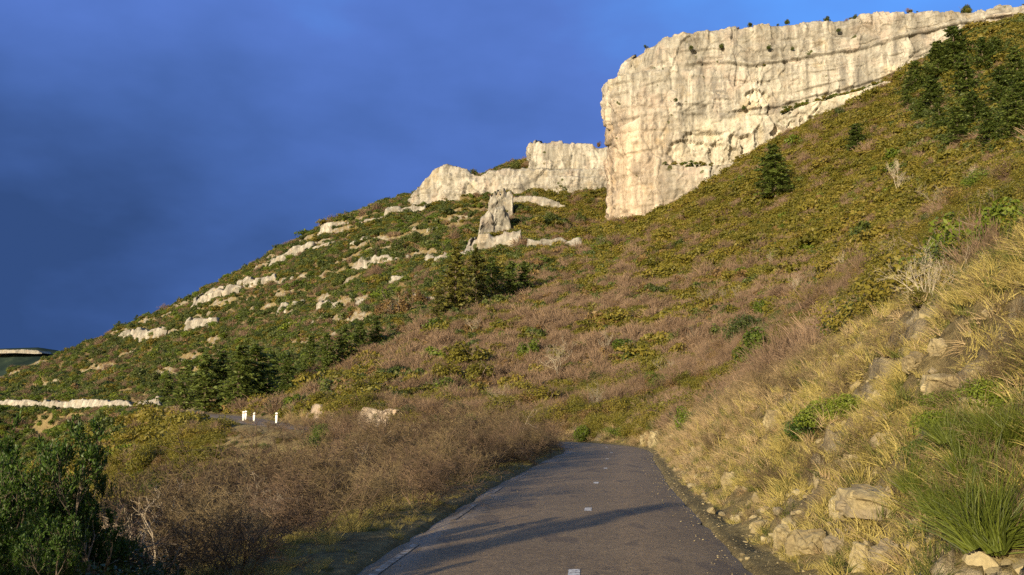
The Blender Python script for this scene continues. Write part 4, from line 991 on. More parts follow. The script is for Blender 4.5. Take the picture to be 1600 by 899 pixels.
for u, v, h_, lb in [(1432, 150, 62, 'conifer at the left edge of the dark wood below the cliff top'), (1456, 182, 76, 'conifer low on the left side of the dark wood under the cliff'), (1470, 128, 78, 'conifer second from the left along the top of the dark wood'),
        (1494, 108, 72, 'topmost conifer of the dark wood, standing against the cliff'), (1512, 158, 84, 'conifer at the heart of the dark wood on the right'), (1540, 120, 66, 'conifer near the top right of the dark wood'),
        (1565, 175, 84, 'broad conifer in the right half of the dark wood'), (1590, 138, 66, 'conifer at the picture side of the dark wood, near its top'), (1500, 232, 76, 'conifer with a bare lower trunk at the foot of the dark wood'),
        (1472, 215, 58, 'small conifer at the lower left foot of the dark wood'), (1550, 240, 72, 'thin conifer with a visible trunk low in the dark wood'), (1588, 225, 76, 'conifer at the lower right of the dark wood'),
        (1420, 175, 40, 'small conifer standing just left of the dark wood'), (1526, 200, 70, 'conifer in the lower middle of the dark wood'),
        (1575, 205, 70, 'conifer under the broad one in the right half of the dark wood'), (1598, 180, 80, 'conifer touching the right border in the middle of the dark wood'),
        (1556, 100, 46, 'small conifer along the upper right edge of the dark wood'), (1436, 196, 46, 'conifer on the lower left fringe of the dark wood'), ]:
    o_ = by_px(pine, u, v, h_ * random.uniform(.85, 1.1), lb, wide=random.uniform(1.0, 1.4)); o_.rotation_euler = (random.uniform(-.07, .07), random.uniform(-.07, .07), random.uniform(0, 6))
by_px(pine, 1212, 314, 92, 'spire-shaped dark conifer alone on the slope below the big cliff', var=0, wide=1.25)
by_px(pine, 1340, 244, 54, 'small flat-topped conifer alone on the slope under the vegetated shelf', var=2, wide=1.3)
by_px(pine, 176, 534, 20, 'lower of two small trees on the left skyline', var=1, D=405)
by_px(pine, 204, 520, 17, 'upper of two small trees on the left skyline', var=1, D=402)

oak = Kind([m_leafy('evergreen_oak', 600 + i, 2600, (2.2, 2.2, 4.0), 0.17, M_dark, lumps=15) for i in range(2)], 'oak tree', 4)
bushG = Kind([m_leafy('green_bush', 610 + i, 2600, (1.1, 1.1, 2.0), 0.075, M_green, lumps=13) for i in range(3)], 'bush', 2)
bushO = Kind([m_leafy('box_bush', 620 + i, 2200, (1.1, 1.1, 2.0), 0.08, M_olive, lumps=13, gap=.15) for i in range(2)], 'bush', 2)
rustO = Kind([m_leafy('brown_oak', 630, 2200, (2.2, 2.2, 4.0), 0.15, M_rust, lumps=13, gap=.2), m_leafy('brown_oak', 631, 2200, (2.2, 2.2, 4.0), 0.15, M_rust, lumps=13, gap=.25)], 'oak tree', 4)
for u, v, h_, lb in [(1314, 186, 24, 'round dark bush at the foot of the big cliff under the shelf'), (1100, 275, 14, 'small dark bush on the ledge at the base of the big cliff'), (620, 396, 28, 'dark oak thicket high on the left hillside'),
        (590, 404, 24, 'dark oak left of the high oak thicket on the left hillside'), (700, 400, 26, 'dark oak close under the cliff band left of the rock rib'), (860, 350, 26, 'dark oak on the slope between the rock rib and the big cliff'),
        (905, 352, 24, 'dark oak in the hollow beside the foot of the big cliff'), (836, 312, 18, 'dark oak on the ledge of the cliff band'), (880, 303, 20, 'dark oak under the flat-topped block'), (650, 380, 24, 'dark oak below the left end of the cliff band'),
        (410, 425, 13, 'small dark oak on the ridge left of the sloping band'), (345, 500, 16, 'dark oak beside the short ledge on the left hillside'), (240, 600, 26, 'dark oak low on the left hillside above the far road'), (150, 560, 20, 'dark oak on the left shoulder of the hill')]:
    by_px(oak, u, v, h_, lb)
for u, D, v, h_, lb in [(806, 336, 262, 18, 'dark oak silhouetted on top of the cliff band left of the block'), (740, 336, 274, 14, 'dark oak in the notch of the cliff band'), (1510, 222, 21, 20, 'dark tree on the brow of the big cliff at the right'), (1172, 240, 40, 9, 'small bush on the brow of the big cliff, left of centre'),
        (1230, 238, 36, 10, 'bush on the brow of the big cliff above the shelf'), (1292, 236, 33, 12, 'wider bush on the brow of the big cliff above the dark round bush'), (1336, 233, 28, 9, 'small bush on the brow of the big cliff, fourth from its prow'), (936, 335, 228, 10, 'rusty bush where the block meets the big cliff')]:
    q = P(float(u), float(v), float(D)); (rustO if 'rusty' in lb else oak).put(q - np.array([0, 0, .4]), h_ * D / F * 1.1, lb)
for u, v, h_, lb in [(622, 498, 46, 'rust-brown oak left of the golden cedars'), (598, 500, 36, 'lower rust-brown oak at the left of the rusty clump'), (648, 480, 34, 'small rust-brown oak between the rusty clump and the cedars')]:
    by_px(rustO, u, v, h_, lb, wide=1.2)
for u, v, h_, lb, wd_ in [(1188, 578, 78, 'tall bright green bush behind the crest of the bank, largest there', 1.0), (1197, 497, 36, 'round green bush standing directly above the tall bright green bush', 1.1), (1280, 532, 40, 'green bush right of the tall one along the bank crest', 1.2),
        (1345, 482, 36, 'dark green bush between the crest bushes and the bleached dead shrub', 1.3), (1490, 420, 62, 'large leafy bush right of the bleached dead shrub', 1.2), (1075, 672, 42, 'green bush above the rocks where the road bends', 1.0),
        (905, 690, 30, 'small dark green bush at the far end of the road', 1.0), (975, 556, 34, 'bright green bush alone amid brown scrub above the road end', 1.2), (826, 562, 38, 'dark green bush left of the pale bare tree', 1.0),
        (690, 618, 34, 'green bush above the left thicket', 1.3), (1305, 520, 28, 'small green bush at the end of the crest row', 1.2), (1570, 330, 40, 'green bush on the slope above the bank top', 1.3), (985, 610, 30, 'small green bush right above the middle of the road end', 1.0),
        (1230, 520, 26, 'low green bush between the tall bush and the crest row', 1.3), (790, 540, 26, 'low green bush upslope of the dark green one', 1.2), (940, 395, 26, 'bright green bush at the foot of the prow', 1.3), (1430, 450, 34, 'leafy green bush just left of the bleached dead shrub', 1.3)]:
    by_px(bushG, u, v, h_, lb, wide=wd_ * 1.15)
for u, v, h_, lb in [(722, 580, 56, 'big olive box bush in the middle of the lower slope'), (695, 600, 44, 'olive box bush left of the big one'), (752, 600, 42, 'olive box bush right of the big one'), (780, 655, 40, 'olive box bush behind the thicket near the road bend'),
        (850, 640, 44, 'tall olive box bush behind the end of the thicket'), (1115, 640, 36, 'olive box bush on the crest above the road bend'), (1140, 600, 34, 'olive box bush left of the tall bright green bush'), (1010, 640, 30, 'olive box bush above the rocks at the road end'),
        (905, 375, 26, 'golden box bush in the gap under the big cliff'), (1050, 500, 26, 'olive box bush amid purple-brown scrub'), (640, 560, 30, 'olive box bush right of the dark conifer row'), (1440, 480, 34, 'olive box bush below the bleached dead shrub'), (500, 640, 34, 'olive bush on top of the tawny cutting'), (570, 622, 36, 'golden bush on top of the tawny cutting, right')]:
    by_px(bushO, u, v, h_, lb, wide=1.3)
for u, D, vt, lb in [(1530, 22, 322, 'leafy green bush over the bank top, second from the right border'), (1592, 19, 296, 'leafy green bush over the bank top, touching the right border'), (1478, 26, 352, 'leafy green bush over the bank top beside the bleached dead shrub')]:
    q = at(u, D); bushG.put(q, P(float(u), float(vt), float(D))[2] - q[2], lb, wide=1.0)
for u, v, s_, lb in [(1080, 74, 1.6, 'small bush clinging to the big cliff near its top, leftmost'), (1127, 72, 1.8, 'small bush clinging to the big cliff near its top, right of the leftmost'), (1201, 74, 1.6, 'small bush clinging to the middle of the top cliff tier'), (1238, 76, 1.2, 'tiny bush on the top cliff tier right of the middle one'),
        (1056, 156, 1.4, 'small bush halfway up the prow of the big cliff'), (986, 182, 1.6, 'small bush on the left edge of the prow'), (1310, 47, 1.5, 'small bush high on the right half of the top tier'), (1162, 168, 1.4, 'small bush above the pale alcoves of the big cliff'), (988, 285, 1.3, 'small bush low on the prow')]:
    q = P(float(u), float(v), float(Dof(u)) - (3.0 if u < 1070 else 1.0)); oak.put(q - np.array([0, 0, s_ * .4]), s_, lb)
bare = Kind([m_bare(700 + i, 5.0, M_pale, 'bare_tree', stems=3, levels=4, kids=(6, 5, 4), spread=.55, r0=.055, tree=True, minr=.006, up=.2) for i in range(4)], 'bare tree', 5)
for u, v, h_, lb in [(1406, 306, 54, 'pale bare tree on the upper right slope below the dark wood'), (1462, 334, 52, 'wide pale bare tree right of the upper one'), (1244, 466, 36, 'pale bare sapling in the middle right slope'), (1270, 452, 32, 'thin pale bare tree next to the middle right sapling'),
        (1156, 478, 32, 'short pale bare tree in the row above the purple scrub'), (1106, 480, 34, 'leaning pale bare tree at the left of the row above the purple scrub'), (1132, 476, 26, 'smallest pale bare tree of the row above the purple scrub'), (872, 598, 64, 'large grey bare tree above the road end'),
        (945, 560, 40, 'grey bare tree right of the large grey one'), (776, 640, 44, 'grey bare tree rising behind the thicket'), (1546, 342, 48, 'thin bare tree by the right border above the bank'), (1392, 418, 44, 'single bent bare stem left of the bleached dead shrub'), (1320, 424, 30, 'pale bare tree alone in reddish scrub'),
        (1040, 600, 44, 'grey bare tree over the rocks by the bend'), (930, 650, 50, 'grey bare tree just above the road end'), (1515, 300, 40, 'faint bare tree on the right slope'), (1080, 545, 34, 'thin pale tree in the purple scrub'), (740, 520, 26, 'small pale bare tree under the golden cedars'), (1205, 420, 26, 'small pale tree high in the reddish scrub')]:
    by_px(bare, u, v, h_, lb)
dead = Kind([m_bare(720, 2.0, M_pale, 'dead_shrub', stems=15, levels=4, kids=(4, 3, 2), spread=.45, r0=.016, minr=.003, up=.06, curl=.16, lean=1.0)], 'shrub', 2)
q = hit(1450, 470); dead.put(q, 85 * q[1] / F * 1.1, 'bleached dead shrub with pale forked branches on the bank crest', rz=1.0)

M_pale2 = twig_mat('grey bark', (0.15, 0.12, 0.085), (0.28, 0.225, 0.16))
# the thicket of bare shrubs left of the road
thick = Kind([m_bare(740 + i, 3.0, (M_twig, M_twigg)[i % 2], 'bare_shrub', stems=9, levels=4, kids=(8, 7, 5), spread=.85, r0=.024, minr=.0036, up=.05, curl=.26, lean=1.0) for i in range(6)], 'shrub', 3)
env = pline([(-300,700),(0,735),(150,720),(220,700),(300,668),(360,664),(440,668),(480,652),(560,632),(620,614),(700,610),(760,618),(820,636),(860,668),(880,690),(1000,700)])
lbl = ['the row along the left verge', 'the second row from the verge', 'the third row from the verge', 'the fourth row from the verge', 'the row farthest from the verge']
nth = [str(0)] * 0 + ['first', 'second', 'third', 'fourth', 'fifth', 'sixth', 'seventh', 'eighth', 'ninth', 'tenth', 'eleventh', 'twelfth', 'thirteenth', 'fourteenth', 'fifteenth', 'sixteenth', 'seventeenth', 'eighteenth', 'nineteenth', 'twentieth', 'twenty-first', 'twenty-second', 'twenty-third', 'twenty-fourth', 'twenty-fifth', 'twenty-sixth', 'twenty-seventh', 'twenty-eighth']
for ri, (off_, s0, s1, ds) in enumerate([(1.3, 9, 52, 1.9), (3.6, 8, 56, 2.5), (7.6, 9, 62, 3.2), (12.5, 14, 62, 4.6), (18, 18, 62, 5.5)]):
    s0_ = s0; k = 0
    while s0_ < s1:
        s1_ = s0_ + random.uniform(-.6, .6); o_ = HW + off_ + random.uniform(-.5, .5)
        c = road_at(s1_); n = road_nrm(s1_); q = np.array([c[0] - n[0]*o_, c[1] - n[1]*o_, 0]); q[2] = H(q[0:1], q[1:2])[0]
        u, _v = pix(q[0], q[1], q[2]); u = float(u); ztop = P(float(u), float(env(u)) + random.uniform(-14, 22) + (10 if 350 < u < 450 else 0), q[1])[2]
        if ri == 0: ztop = min(ztop, q[2] + 0.7 + 0.045 * s1_)
        h_ = float(np.clip(ztop - q[2], 1.0, 5.2)) if q[1] > 0 else 2
        hue = 'red-brown' if (thick.i % 6) % 2 == 0 else 'tawny'
        if -120 < u < 900:
            thick.put(q - np.array([0, 0, .1]), h_ * 1.04, '%s leafless shrub, %s one back in %s' % (hue, nth[k], lbl[ri]), group='leafless shrubs of the thicket left of the road', wide=random.uniform(1.0, 1.35)); k += 1
        s0_ += ds

arch = Kind([m_bare(730 + i, 3.0, M_pale2, 'bare_tree', stems=4, levels=4, kids=(5, 4, 3), spread=.8, r0=.034, minr=.0045, up=.06, curl=.22, lean=.8) for i in range(3)], 'bare tree', 3)
for u, D, vt, lb in [(400, 15, 700, 'arching grey bare tree standing out of the front of the thicket, left one'), (480, 20, 690, 'forked grey bare tree in the thicket below the white posts'), (300, 17, 705, 'thin grey bare tree rising over the left end of the thicket'), (590, 26, 640, 'grey bare tree in the thicket under the tawny cutting'),
        (250, 11, 745, 'low arching bare tree nearest the evergreens'), (720, 36, 622, 'grey bare tree near the far end of the thicket')]:
    q = at(u, D); arch.put(q, P(float(u), float(vt), float(D))[2] - q[2], lb, wide=1.2)

for k, (u, D, hh_) in enumerate([(372, 66, 1.1), (392, 70, 1.2), (410, 65, 1.0), (430, 70, 1.1), (448, 66, 1.2), (468, 71, 1.5), (488, 66, 1.9), (508, 72, 1.9), (528, 66, 2.2), (405, 58, 1.5), (435, 57, 1.5), (465, 58, 1.9), (380, 54, 1.7), (550, 70, 2.2), (345, 62, 1.6), (420, 76, .8), (455, 78, .9), (390, 78, .8)]):
    q = at(u, D); thick.put(q, hh_, 'low leafless shrub on the slope below the white posts, %s one from their foot' % nth[k], group='leafless shrubs of the thicket left of the road', wide=1.5)

# evergreen shrubs at the left edge
def m_evergreen(seed, h, w_, n):
    def f():
        rs = RS(seed); e = empty('evergreen_shrub')
        P0, P1, A, B, tp = bare_mesh(rs, h, 9, 4, (6, 5, 4), .55, .45, .022, up=.28, minr=.0025, shrink=.5)
        V, Fq = tubes(P0, P1, A, B, 4); mesh_np('stems', V, Fq, M_bark, e)
        tpt, tdr = tp; i = rs.randint(0, len(tpt), n); p = tpt[i] + rs.normal(size=(n, 3)) * .02
        d = unit(tdr[i] * .9 + rs.normal(size=(n, 3)) * .55 + np.array([0, 0, .25])); nr = unit(rs.normal(size=(n, 3)) + np.array([0, 0, .5])); sd = unit(np.cross(nr, d))
        ln = rs.uniform(.018, .032, (n, 1)); k_ = p[:, 2] > h * .12
        V, Fq = quads((p + d * ln)[k_], (d * ln)[k_], (sd * ln * .42)[k_]); mesh_np('foliage', V, Fq, M_laurel, e)
        return e
    return f
ever = Kind([m_evergreen(760 + i, 2.6, 1, 26000) for i in range(2)], 'shrub', 2.6)
for u, D, vt, lb, v_, wd_ in [(62, 7.6, 650, 'tall leafy evergreen shrub at the left edge, lit green', 0, .8), (10, 7.0, 735, 'leafy evergreen shrub cut off by the left edge', 1, .9), (140, 8.2, 722, 'darker evergreen shrub just right of the tall lit one', 1, .8),
        (72, 6.3, 790, 'low evergreen shrub with yellow-green tips in front of the tall one', 0, .9), (-70, 8, 700, 'evergreen shrub beyond the left edge of the picture', 0, 1)]:
    q = at(u, D); zt_ = P(float(u), float(vt), float(D))[2]; ever.put(q - np.array([0, 0, .1]), max(zt_ - q[2], .8) * 1.02, lb, var=v_, wide=wd_)
shade = Kind([m_leafy('dark_bush', 770 + i, 6000, (1.1, 1.1, 2.0), 0.045, M_dark, lumps=14) for i in range(2)], 'bush', 2)
for u, D, vt, lb in [(215, 9.5, 800, 'dark leafy bush in shade right of the evergreens'), (160, 7.5, 800, 'dark leafy bush low in front of the evergreens'), (255, 8.5, 850, 'lowest dark leafy bush by the bottom left')]:
    q = at(u, D); zt_ = P(float(u), float(vt), float(D))[2]; shade.put(q - np.array([0, 0, .1]), max(zt_ - q[2], .5), lb, wide=1.1)
# what grows behind the camera on the left, whose shade lies over the verge and in a bar across the road
for i, (xx, yy, zt_) in enumerate([(-4.6, 1.0, .8), (-6.0, 3.2, 1.25), (-6.2, -2.0, 1.6), (-8.5, 1.5, 2.3), (-8.5, -5, 2.6), (-11, 3.5, 2.9), (-11, -1.0, 3.3), (-12.5, -8, 3.0), (-14, 6, 2.4), (-15, 1.5, 3.0)]):
    zz = H(np.array([xx]), np.array([yy]))[0]; shade.put((xx, yy, zz - .1), zt_ - zz, 'dark bush on the falling ground left of the viewer, %s of those behind' % nth[i], wide=.75)
for i, (xx, yy) in enumerate([(-13, 3), (-14, 6.5), (-15.5, 10), (-17, 13.5), (-19, 17), (-16, 3.5), (-18, 8), (-20, 12), (-22.5, 16), (-13, -1), (-24, 20), (-17, 0), (-11.5, 1), (-11, -3)]):
    zz = H(np.array([xx]), np.array([yy]))[0]; oak.put((xx, yy, zz - .1), 4.1 + .34 * (-xx - 15) + random.uniform(-.4, .4) - zz, 'evergreen oak on the slope beyond the left edge, %s along' % nth[i], wide=.62)
for i, (xx, yy, zt_, wd_) in enumerate([(-11.0, -5.2, 5.5, .42), (-15.0, 4.0, 6.6, .5), (-12.0, 8.6, 5.4, .4)]):
    zz = H(np.array([xx]), np.array([yy]))[0]; pine.put((xx, yy, zz - .1), zt_ - zz, 'slim conifer behind the viewer on the left, %s from the road' % nth[i], wide=wd_, var=0)

# broom and green shrubs on the bank
def m_broom(seed, h=.75):
    def f():
        rs = RS(seed); e = empty('broom_shrub'); ps = []
        for k_ in range(16):
            V, Fq = grass_tuft(rs, 110, h * rs.uniform(.5, .95), .0048, rs.uniform(.35, .9), .5, .07, .2)
            a = rs.uniform(0, 6.28); tx, ty = rs.normal(size=2) * .38; M = np.array([[1, 0, tx], [0, 1, ty], [-tx, -ty, 1]])
            V = V @ M.T + np.array([math.cos(a), math.sin(a), 0]) * .5 * rs.rand()**.5; ps.append((V, Fq))
        V, Fq = join(ps); mesh_np('foliage', V, Fq, M_broom, e)
        P0, P1, A, B, tp = bare_mesh(rs, h, 12, 3, (4, 3), .6, 1.1, .008, minr=.002, seg=3); V, Fq = tubes(P0, P1, A, B); mesh_np('stems', V, Fq, M_twigg, e); return e
    return f
broom = Kind([m_broom(780 + i) for i in range(3)], 'shrub', .75)
for u, v, h_, lb, wd_ in [(1500, 800, 110, 'green broom on the bank nearest the road, left of three', 1.2), (1585, 850, 170, 'largest bright green broom at the right edge', 1.1), (1560, 740, 130, 'green broom above the largest one', 1.1), (1465, 770, 80, 'small green broom left of the others', 1.2),
        (1530, 690, 90, 'green broom high on the bank by the dry branches', 1.2), (1600, 690, 120, 'broom against the right border, mid height', 1.2), (1480, 720, 70, 'yellowish broom at the top left of the green patch', 1.2)]:
    q = hit(u, v); broom.put(q, h_ * q[1] / F * .72, lb, wide=wd_)
sprig = Kind([m_evergreen(790, 1.0, 1, 9000)], 'shrub', 1.0)
def m_low(seed):
    def f():
        e = empty('leafy_shrub'); V, Fq = leafcloud(RS(seed), 5200, (.75, .75, .7), .024, lumps=12, gap=.1); mesh_np('foliage', V, Fq, M_green if seed % 2 else M_laurel, e)
        P0, P1, A, B, tp = bare_mesh(RS(seed), .6, 10, 3, (4, 4), .6, 1.0, .006, minr=.002, seg=3); V, Fq = tubes(P0, P1, A, B); mesh_np('stems', V, Fq, M_bark, e); return e
    return f
low = Kind([m_low(801), m_low(802), m_low(803)], 'shrub', .7)
for u, v, h_, lb in [(1290, 668, 50, 'low leafy shrub on the bank face above the pale rock'), (1262, 690, 44, 'low leafy shrub left of the pair on the bank face'), (1325, 655, 44, 'low leafy shrub right of the pair on the bank face'), (1492, 690, 60, 'bright leafy shrub beside the broom'),
        (1455, 730, 44, 'small leafy shrub at the left of the broom patch'), (1550, 640, 56, 'leafy shrub under the dry branches at the right'), (1480, 640, 36, 'small leafy shrub above the broom patch')]:
    q = hit(u, v); low.put(q, h_ * q[1] / F * 1.15, lb, wide=1.0)
drys = Kind([m_bare(810 + i, 0.8, M_twigg, 'dry_shrub', stems=14, levels=4, kids=(5, 5, 4), spread=.7, r0=.006, minr=.0016, up=.05, curl=.25, lean=1.3) for i in range(3)], 'shrub', .8)
for u, v, h_, lb in [(1560, 620, 90, 'dry grey shrub with forked stem at the right edge of the bank'), (1330, 610, 60, 'dry shrub on the bank crest above the leafy pair'), (1390, 560, 60, 'dry tangled shrub on the upper bank'), (1240, 620, 54, 'dry shrub at the left of the leafy pair'),
        (1180, 680, 44, 'pinkish dry shrub low on the bank near the bend'), (1150, 640, 44, 'pinkish dry shrub at the crest near the bend'), (1270, 740, 50, 'tall ochre dry shrub above the broken blocks'), (1210, 770, 56, 'ochre dry shrub at the road side of the bank'), (1200, 620, 50, 'pinkish dry shrub below the tall bright green bush'),
        (1590, 760, 60, 'grey dry shrub between the brooms'), (1300, 570, 50, 'dry shrub on the crest right of the tall bush'), (1120, 700, 36, 'small pinkish dry shrub at the road edge near the bend')]:
    q = hit(u, v); drys.put(q, h_ * q[1] / F * 1.1, lb)

# ------------------------------------------------------------------ rocks and stones
b = MB('broken limestone', 0.9, .15)
n1 = b.noise(2.2, 5, .6); n2 = b.noise(14, 5, .7); n3 = b.noise(1.1, 3, .5)
c1 = b.ramp(n1, [(0.3, (0.13, 0.10, 0.055)), (0.5, (0.26, 0.21, 0.115)), (0.72, (0.41, 0.35, 0.21))]); c1 = b.mix(.6, c1, b.ramp(n2, [(0.3, .55), (0.6, 1.0)]), 'MULTIPLY')
c1 = b.mix(b.step(n3, .56, .64), c1, (0.19, 0.155, 0.10))
b.bump(b.math('ADD', n1, n2), .5, .03); M_block = b.color(c1)
def m_block(seed, dims, name='limestone_block', cuts=14, rough=.17):
    """a block split from bedded rock: flat faces met at worn, chipped corners"""
    def f():
        rs = RS(seed); g = np.linspace(-1, 1, cuts * 2 + 1); Vs = []; Fs_ = []; k = 0; n_ = len(g)
        A_, B_ = np.meshgrid(g, g)
        for ax in range(3):
            for sg in (-1, 1):
                q = np.empty((n_, n_, 3)); q[..., ax] = sg; q[..., (ax+1) % 3] = A_; q[..., (ax+2) % 3] = B_
                Vs.append(q.reshape(-1, 3)); fc_ = grid_faces(n_, n_) + k; Fs_.append(fc_ if sg < 0 else fc_[:, ::-1]); k += n_ * n_
        V = np.vstack(Vs)
        for _ in range(22):                                        # random planes knock off corners
            nr = unit(rs.normal(size=3)); lim = rs.uniform(.72, 1.15); dd = V @ nr - lim; V = V - np.where(dd > 0, dd, 0)[:, None] * nr * .95
        cv, ce = cells(V[:, 0] * 1.3 + V[:, 2] * .4 + seed, V[:, 1] * 1.3 + V[:, 2] * 1.1, seed); V = V * (1 + (cv - .5) * .22 - .08 * sm(.12, 0, ce))[:, None]
        V = V * (np.array(dims) / 2); sc = max(dims)
        dn = unit(V / (np.array(dims)/2)**1.5); V = V + dn * (fbm(V[:, 0]*3/sc + seed, V[:, 1]*3/sc, V[:, 2]*4/sc, 4) * rough * min(dims) * .6)[:, None]
        return mesh_np(name, V, np.vstack(Fs_)[:, ::-1], M_block, smooth=False)
    return f
bk = [Kind([m_block(900 + i, dm)], 'rock', 1.0) for i, dm in enumerate([(1.6, .9, 1.0), (1.1, .8, 1.0), (2.4, 1.2, 1.0), (.8, .7, 1.0)])]
def rockat(u, v, wpx, hpx, var, label, rz=None, sink=.35):
    q = hit(u, v); h_ = hpx * q[1] / F; k_ = bk[var]; W0 = [1.6, 1.1, 2.4, .8][var]
    o = k_.put((q[0], q[1] + .22 + .1 * h_, q[2] + h_ * (.44 - sink)), h_ * 1.2, label, rz=(random.uniform(-.5, .2) - .9 if rz is None else rz), var=0)
    o.scale = (wpx * q[1] / F / W0 * .95, h_ * .95 + .08, h_ * .95); return o
for a_ in [(1238, 848, 46, 58, 1, 'rounded upright limestone block, leftmost of the broken ledge by the road'), (1275, 868, 60, 62, 0, 'wide limestone block in the broken ledge, next to the rounded one'), (1318, 866, 52, 58, 1, 'square limestone block third along the broken ledge'),
        (1372, 888, 40, 56, 3, 'pale curved limestone block low at the bottom edge'), (1400, 885, 60, 60, 1, 'shadowed limestone block right of the pale curved one'), (1395, 800, 150, 60, 2, 'long cracked limestone slab in the middle of the bank'), (1330, 800, 52, 56, 1, 'rounded block at the left end of the long cracked slab'),
        (1425, 775, 46, 30, 3, 'small yellow block on top of the long cracked slab'), (1385, 665, 52, 40, 1, 'block high on the bank under the dry tangle'), (1400, 695, 56, 36, 0, 'block below the high block, mid bank'), (1350, 730, 50, 30, 3, 'tilted block half buried mid bank'),
        (1395, 620, 44, 36, 1, 'block near the crest left of the yellow outcrop'), (1500, 610, 80, 46, 2, 'yellow outcrop under the crest at the right'), (1560, 590, 60, 40, 0, 'outcrop at the right border near the crest'), (1440, 570, 46, 40, 1, 'dark-faced block high on the bank'),
        (1485, 545, 36, 30, 3, 'dark-faced block nearest the crest grass'), (1220, 660, 40, 34, 3, 'pale block sticking out left of the leafy pair'), (1410, 540, 40, 26, 0, 'crest block in the straw'), (1560, 640, 80, 44, 2, 'layered outcrop right of the yellow one'),
        (1150, 755, 36, 26, 3, 'pale boulder at the foot of the bank, mid distance'), (1010, 690, 20, 26, 1, 'left rock of the outcrop at the road bend'), (1028, 692, 22, 30, 3, 'middle rock of the outcrop at the road bend'), (1050, 694, 24, 24, 1, 'right rock of the outcrop at the road bend'), (930, 678, 20, 18, 3, 'pale rock by the dark bush at the road end')]:
    rockat(*a_)
stone = Kind([m_block(950 + i, (.9, .8, .7), 'stone', 3, .12) for i in range(4)], 'stone', .7)
for u, v, px, lb in [(1112, 802, 15, 'pale rounded stone at the road edge, the largest there'), (1150, 816, 17, 'angular stone pair, front one, beside the asphalt'), (1160, 806, 12, 'angular stone behind the front one beside the asphalt'), (1184, 826, 22, 'flat grey stone below the ochre grass'), (1196, 820, 12, 'small stone touching the flat grey stone'),
        (1217, 806, 18, 'bright angular stone above the flat grey stone'), (1222, 832, 16, 'stone left of the rounded upright block'), (1160, 868, 6, 'tiny white stone, left of two near the asphalt'), (1167, 875, 7, 'tiny white stone, right of two near the asphalt'), (1158, 876, 5, 'tiny grey stone beside the two white ones'),
        (1296, 822, 8, 'small pale stone on top of the broken ledge'), (1300, 840, 10, 'stone on the lip of the square block'), (1316, 803, 8, 'small stone at the left end of the slab'), (1165, 765, 10, 'pale stone at the foot of the bank beyond the flat grey one'), (1138, 685, 10, 'pale stone high on the bank near the bend'),
        (1510, 507, 5, 'white pebble group on the crest, left one'), (1518, 512, 5, 'white pebble group on the crest, right one'), (1420, 900, 12, 'stone at the bottom edge by the shadowed block'), (1145, 745, 10, 'small stone under the mid-distance boulder'), (1312, 608, 10, 'pale stone in the crest grass'), (1100, 775, 8, 'small stone on the right road edge'), (1245, 860, 8, 'small stone at the foot of the rounded block'), (1085, 760, 7, 'little stone further along the right road edge')]:
    q = hit(u, v); s_ = px * q[1] / F; o = stone.put((q[0], q[1], q[2] + s_ * .22), s_ * .8, lb)
# loose chips
rs = RS(8); n = 1500; ck = []
for i in range(3):
    g = m_block(970 + i, (1, .8, .6), 'chip', 1, .1)(); COL.objects.unlink(g); ck.append(g)
s_ = -2 + 60 * rs.rand(n)**1.5; e_ = np.abs(rs.normal(size=n)) * 1.1 + .1; c = road_at(s_); nn = road_nrm(s_); sg = np.where(rs.rand(n) < .88, 1, -1)
x = c[:, 0] + nn[:, 0] * (HW + e_) * sg; y = c[:, 1] + nn[:, 1] * (HW + e_) * sg; z = H(x, y)
scatter('gravel', ck, np.stack([x, y, z + .004], -1), (rs.rand(n)**4 * .07 + .010), rs.randint(0, 3, n), label='loose limestone chips along the foot of the bank and road edges', cat='gravel')
n = 2200; s_ = 2 + 45 * rs.rand(n)**1.7; e_ = rs.normal(size=n) * .28 + .05; c = road_at(s_); nn = road_nrm(s_); sg = np.where(rs.rand(n) < .65, 1, -1)
x = c[:, 0] + nn[:, 0] * (HW + e_) * sg; y = c[:, 1] + nn[:, 1] * (HW + e_) * sg; z = np.where(e_ < .03, c[:, 2] + .012, H(x, y))
scatter('grit', ck, np.stack([x, y, z + .002], -1), (rs.rand(n)**2 * .022 + .006), rs.randint(0, 3, n), label='fine washed grit crumbling along both road edges', cat='grit')

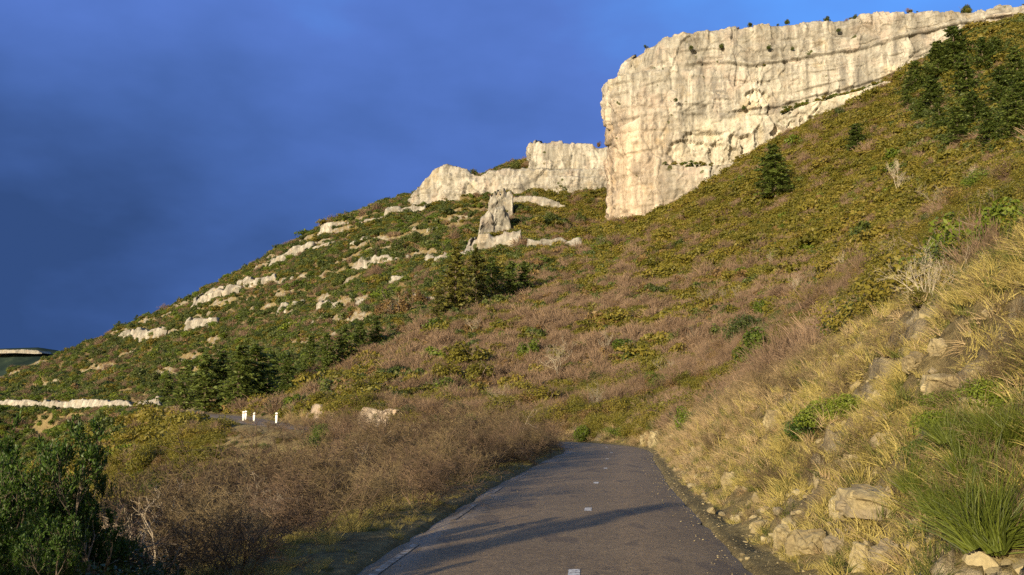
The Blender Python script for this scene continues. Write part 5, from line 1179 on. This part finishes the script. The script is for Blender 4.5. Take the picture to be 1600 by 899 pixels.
rs = RS(18); n = 10000; s_ = -3 + 50 * rs.rand(n)**1.6; e_ = .5 + 5.6 * rs.rand(n); c = road_at(s_); nn = road_nrm(s_)
x = c[:, 0] + nn[:, 0] * (HW + e_); y = c[:, 1] + nn[:, 1] * (HW + e_); z, dd_, ss_, rk_ = H(x, y, True)
k_ = rs.rand(n) < .25 + .6 * rk_ + .5 * sm(0, .5, noise(x/.8, y/.8, 91))
scatter('rubble', ck, np.stack([x, y, z], -1)[k_], (rs.rand(n)**3.5 * .24 + .025)[k_], rs.randint(0, 3, n)[k_], tilt=rs.normal(size=(n, 2))[k_] * .5, label='small angular limestone rubble on the face of the cut bank', cat='rubble')

# ------------------------------------------------------------------ white roadside posts
b = MB('white painted concrete', 0.6, .3); M_white = b.color(b.mix(b.step(b.noise(6, 4), .5, .7), (0.82, 0.80, 0.76), (0.62, 0.58, 0.50)))
b = MB('dark band', 0.5, .4); M_band = b.color((0.07, 0.03, 0.025))
def m_post():
    e = empty('roadside_post'); V = []; prof = [(-.3, .065, .06), (0, .075, .065), (.2, .08, .07), (.55, .105, .08), (.93, .105, .08), (1.0, .09, .05)]
    for z_, a, c_ in prof:
        for k in range(12):
            t = k / 12 * 2 * math.pi; V.append((a * np.sign(math.cos(t)) * abs(math.cos(t))**.5, c_ * np.sign(math.sin(t)) * abs(math.sin(t))**.5, z_))
    Fq = grid_faces(len(prof), 12, True); top = np.arange(12)[None] + 12 * (len(prof) - 1)
    mesh_np('post_body', V, [Fq, top], M_white, e)
    V = []
    for z_ in (.78, .86):
        for k in range(12):
            t = k / 12 * 2 * math.pi; V.append((.109 * np.sign(math.cos(t)) * abs(math.cos(t))**.5, .084 * np.sign(math.sin(t)) * abs(math.sin(t))**.5, z_))
    mesh_np('reflector', V, grid_faces(2, 12, True), M_band, e)
    return e
post = Kind([m_post], 'road post', 1.0)
for u, D, vb, hpx, lb, rz in [(380.0, 88, 659, 16, 'white road post, leftmost of the near group, front of a close pair', .2), (383.6, 90, 658, 15.5, 'white road post, right one of the close pair', .1), (396.6, 86, 660, 15.5, 'white road post alone in the middle of the near group', .15), (431.6, 83, 664, 17.5, 'white road post nearest the tawny cutting, right of the group', .1),
        (86, 268, 643, 5, 'tiny white road post by the far road, left one', 0), (106, 262, 645, 5, 'tiny white road post by the far road, middle one', 0), (195, 240, 651, 5, 'tiny white road post by the far road, right one before the boulder', 0)]:
    q = P(float(u), float(vb), float(D)); g = H(q[0:1], q[1:2])[0]; print('post', u, round(float(q[2]), 2), 'ground', round(float(g), 2))
    post.put((q[0], q[1], g if abs(g - q[2]) < .6 else q[2]), hpx * D / F, lb, rz=rz)
